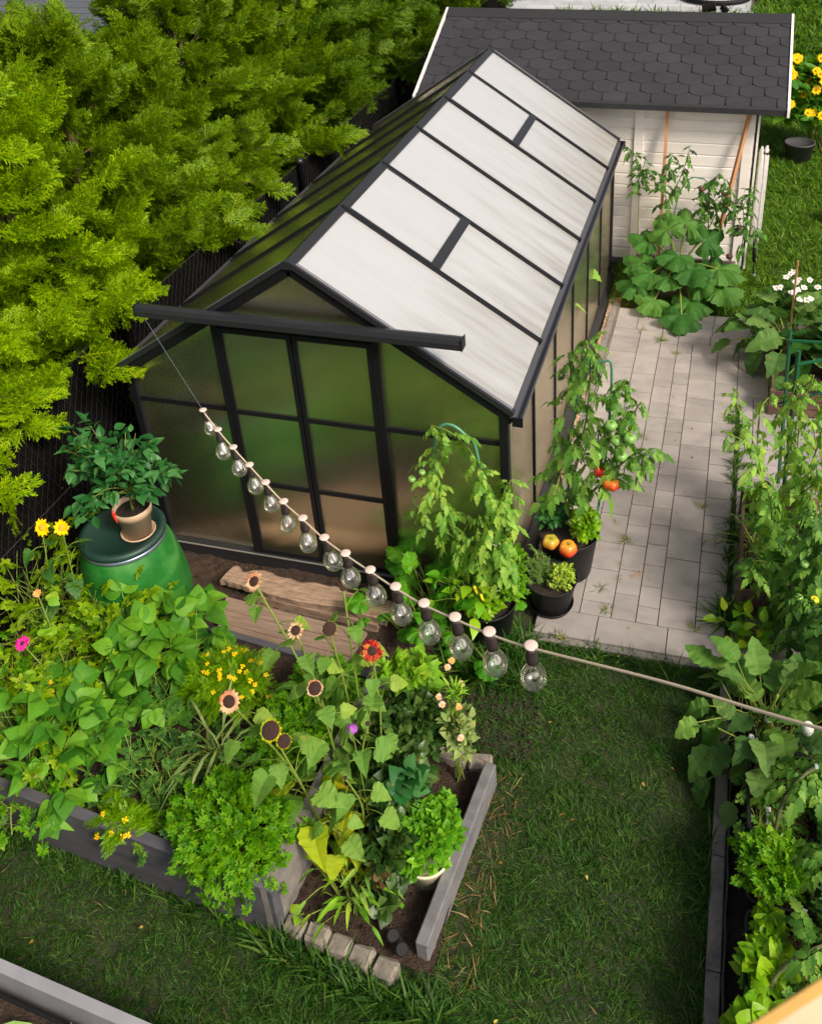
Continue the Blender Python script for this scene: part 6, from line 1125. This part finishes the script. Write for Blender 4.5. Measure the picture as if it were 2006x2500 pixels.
def lawn(name, x0, x1, y0, y1, n, h, key, stretch=1, patch=True, extra=None, free=False):
    x = rng.uniform(x0, x1, n); y = rng.uniform(y0, y1, n); k = ~inbed(x, y) | free
    if patch:
        d = .74 + .3 * noise2(x, y) + .2 * noise2(x * 3.3 + 4, y * 3.1); d = np.where((np.hypot((x - 2.22) / .26, (y + .76) / .2) < 1), .30, d); d = np.where((x > 2.22 - .09 * (y + 1.1)) & (x < 2.36) & (y > -1.95) & (y < -1.05), .35, d); d = np.where((x < 1.3) & (y < -1.9), d * .7, d); k &= rng.uniform(0, 1, n) < np.clip(d, .06, 1)
    if extra is not None: k &= extra(x, y)
    x, y = x[k], y[k]; m_ = len(x); a = rng.uniform(0, 2 * pi, m_); cl = noise2(x * 2 + 9, y * 2); a = np.where(rng.uniform(0, 1, m_) < .5, a, cl * 6); t_ = rng.uniform(.15, 1.25, m_)
    D = np.stack([np.cos(a) * np.cos(t_), np.sin(a) * np.cos(t_), np.sin(t_)], 1); mb = MB(); sc = rng.uniform(h[0], h[1], m_) * (1 + .35 * cl); Mx = frames(D, rng.normal(0, .3, (m_, 3)) + [0, 0, 1], sc); Mx[:, :, 0] *= stretch
    pick(mb, 'gr', Mx, np.stack([x, y, np.full(m_, -.012)], 1)); o = mb.build(name, MT[key], None); o['kind'] = 'stuff'; return o
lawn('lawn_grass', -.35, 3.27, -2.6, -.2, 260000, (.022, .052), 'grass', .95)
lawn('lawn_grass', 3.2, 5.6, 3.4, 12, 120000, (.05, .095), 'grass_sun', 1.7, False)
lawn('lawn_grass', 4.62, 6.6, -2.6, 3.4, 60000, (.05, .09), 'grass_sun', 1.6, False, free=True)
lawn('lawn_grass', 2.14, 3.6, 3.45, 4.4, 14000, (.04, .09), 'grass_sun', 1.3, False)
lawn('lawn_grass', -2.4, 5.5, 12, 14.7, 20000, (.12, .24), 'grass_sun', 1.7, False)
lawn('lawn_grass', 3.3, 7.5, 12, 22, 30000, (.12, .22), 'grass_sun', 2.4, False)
lawn('dry_grass', -.3, 3.27, -2.6, -.2, 1500, (.02, .06), 'grass_dry', .6)
lawn('dry_grass', 2.22, 2.42, -1.95, -1.02, 420, (.03, .08), 'grass_dry', .8, False); lawn('dry_grass', 2.15, 2.5, 3.47, 3.75, 500, (.05, .1), 'grass_dry', .8, False)
mb = MB()   # long grass along edges
def tuft(mb, c, n, h, sp, key='gr', tl=(.5, 1.45)):
    D = rand_dir(n, tl); pick(mb, key, frames(D, [0, 0, 1] + rng.normal(0, .2, (n, 3)), rng.uniform(*h, n) ), np.array(c) + rng.normal(0, sp, (n, 3)) * [1, 1, 0])
for k in range(80): tuft(mb, (2.02 + rng.uniform(-.15, .28), -.42 + rng.uniform(-.12, .16), -.01), 18, (.08, .18), .03)
for k in range(60): x = rng.uniform(1.55, 2.3); tuft(mb, (x, -1.98 - .15 * (x - 1.65) + rng.uniform(-.03, .0), -.01), 16, (.06, .15), .02)
for k in range(60): tuft(mb, (rng.uniform(2.12, 3.25), -.235 - rng.uniform(0, .03), -.01), 12, (.04, .09), .02)
for k in range(40): tuft(mb, (3.25, rng.uniform(-2.4, -.3), -.01), 12, (.04, .10), .015)
for k in range(26): x = rng.uniform(-.2, 1.55); tuft(mb, (x, -1.96 + -.1 * (x - 1.6), -.01), 12, (.05, .12), .02)
struct(mb, 'long_grass', MT['grass'], False, 'stuff')
mb = MB()
for k in range(52): y = rng.uniform(.1, 2.1); tuft(mb, (3.285 + rng.normal(0, .008), y, .01), int(rng.uniform(10, 30)), (.03, .10), .012)
tuft(mb, (3.27, .12, .01), 90, (.08, .18), .02)
struct(mb, 'joint_grass', MT['grass'], False, 'stuff')
mb = MB()
for (u, v, n, h) in ((2.80, 2.78, 26, .07), (2.665, 2.97, 60, .09), (2.50, 3.1, 24, .09), (2.92, 2.45, 18, .05), (2.80, 2.2, 12, .05), (2.80, 1.95, 12, .05), (2.918, 1.85, 16, .04), (2.918, 1.76, 24, .04), (2.66, 1.65, 26, .06), (2.80, 1.38, 26, .05), (2.665, 1.13, 50, .09), (2.60, .76, 18, .05), (2.67, .62, 40, .08), (2.66, .42, 24, .05), (2.67, .30, 16, .05), (2.58, .20, 20, .07), (2.665, .0, 0, .0), (2.64, .05, 34, .06), (3.11, .02, 60, .06), (2.98, 1.12, 12, .04), (2.43, -.19, 34, .06), (2.95, .92, 10, .03), (2.79, .9, 10, .03), (3.1, 1.0, 22, .08), (2.48, .3, 14, .05), (2.9, 3.3, 10, .04)):
    if n: tuft(mb, (u, v, .018), n, (h * .5, h), .008, tl=(.05, 1.0))
struct(mb, 'paving_weeds', leaf('paving_weed', (.06, .12, .02), (.16, .2, .05), (.32, .26, .1), .6, .25), False, 'stuff')
mb = MB(); D = rand_dir(7, (0, .1)); mb.inst((np.array([(-.5, 0, 0), (.5, 0, 0), (.5, 1, 0), (-.5, 1, 0)]) * [.06, 1, 1], [np.array([[0, 1, 2, 3]])]), frames(D, None, rng.uniform(.04, .07, 7)), np.array([2.78, .36, .028]) + rng.normal(0, .015, (7, 3)) * [1, 1, .1]); struct(mb, 'dry_twigs', MT['straw'], False, 'stuff')
# soil crumbs, leaf litter
mb = MB(); n = 1400; V0, F0 = blob((0, 0, 0), 1, .7, 0, 6, 4)
P = np.concatenate([np.stack([rng.uniform(-.2, 1.85, n // 2), rng.uniform(-.78, -.05, n // 2), np.full(n // 2, .012)], 1), np.stack([rng.uniform(1.62, 2.2, n // 4), rng.uniform(-1.9, -1.0, n // 4), np.full(n // 4, .042)], 1), np.stack([rng.uniform(2.03, 2.42, n // 4), rng.uniform(-.97, -.58, n // 4), np.full(n // 4, .002)], 1)])
mb.inst((V0, [F0]), frames(rng.normal(0, 1, (len(P), 3)), None, rng.uniform(.002, .009, len(P))), P); struct(mb, 'soil_crumbs', MT['soil'], False, 'stuff')
mb = MB(); n = 1300; P = np.stack([rng.uniform(2.17, 2.25, n), rng.uniform(.3, 3.6, n), np.full(n, .018)], 1); mb.inst((V0, [F0]), frames(rng.normal(0, 1, (n, 3)), None, rng.uniform(.003, .008, n)), P); struct(mb, 'gravel_stones', mat('pebble', (.45, .34, .25), (.25, .18, .13), .9, 30, island=.35), False, 'stuff')
mb = MB(); n = 90; x = rng.uniform(-.3, 3.25, n); y = rng.uniform(-2.4, 3.4, n); k = (y < -.3) | (x > 2.3); k &= ~((x < 1.7) & (y > -2.0) & (y < -.6)); k &= ~((x > 1.55) & (x < 2.26) & (y > -1.95) & (y < -.95)); x, y = x[k], y[k]
pick(mb, 'ovate', frames(rng.normal(0, 1, (len(x), 3)) * [1, 1, .15], [0, 0, 1] + rng.normal(0, .4, (len(x), 3)), rng.uniform(.012, .026, len(x))), np.stack([x, y, np.where(y > -.2, .026, .03)], 1)); struct(mb, 'fallen_leaves', leaf('fallen_leaf', (.12, .06, .02), (.28, .17, .04), (.4, .34, .08), .7, .1), False, 'stuff')
# near left bed: leeks
for k, (c, n) in enumerate((((.78, -2.62, .2), 7), ((1.25, -2.60, .2), 4))): clump('leek', ['pale green leek leaves in the near left corner bed', 'leek leaf tip poking over the pale rim at the bottom of the picture'][k], 'vegetable', c, 'lance', 'leek', n, (.05, .12), (.09, .15), (.5, 1.3), .02, r=.004)
# sunshade edge close to the camera
sh = empty('sunshade', 'cream fabric sunshade corner with ochre border close to the camera', 'sunshade', (3.17, -3.50, 3.46))
A1, A2 = np.array([3.1159, -3.5023, 3.4726]), np.array([3.2200, -3.4383, 3.5335]); dn = nrm(np.array([.010, -.060, -.075])); nn = nrm(np.cross(A2 - A1, dn))
def shband(d0, d1, off, th):
    mb = MB(); V = []
    for e in (A1 - (A2 - A1) * .6, A2 + (A2 - A1) * .8):
        for d in (d0, d1):
            for h in (0, th): V.append(e + dn * d + nn * (off + h))
    mb.add(V, [(0, 1, 3, 2), (4, 6, 7, 5), (0, 4, 5, 1), (2, 3, 7, 6), (0, 2, 6, 4), (1, 5, 7, 3)]); return mb
MT['ochre'] = mat('ochre_fabric', (.55, .34, .09), (.45, .27, .07), .8, 30); MT['cream'] = mat('cream_fabric', (.60, .48, .32), (.52, .41, .27), .85, 25)
part(shband(0, .008, 0, .002), 'border', MT['ochre'], sh); part(shband(.008, .25, 0, .0015), 'fabric', MT['cream'], sh)
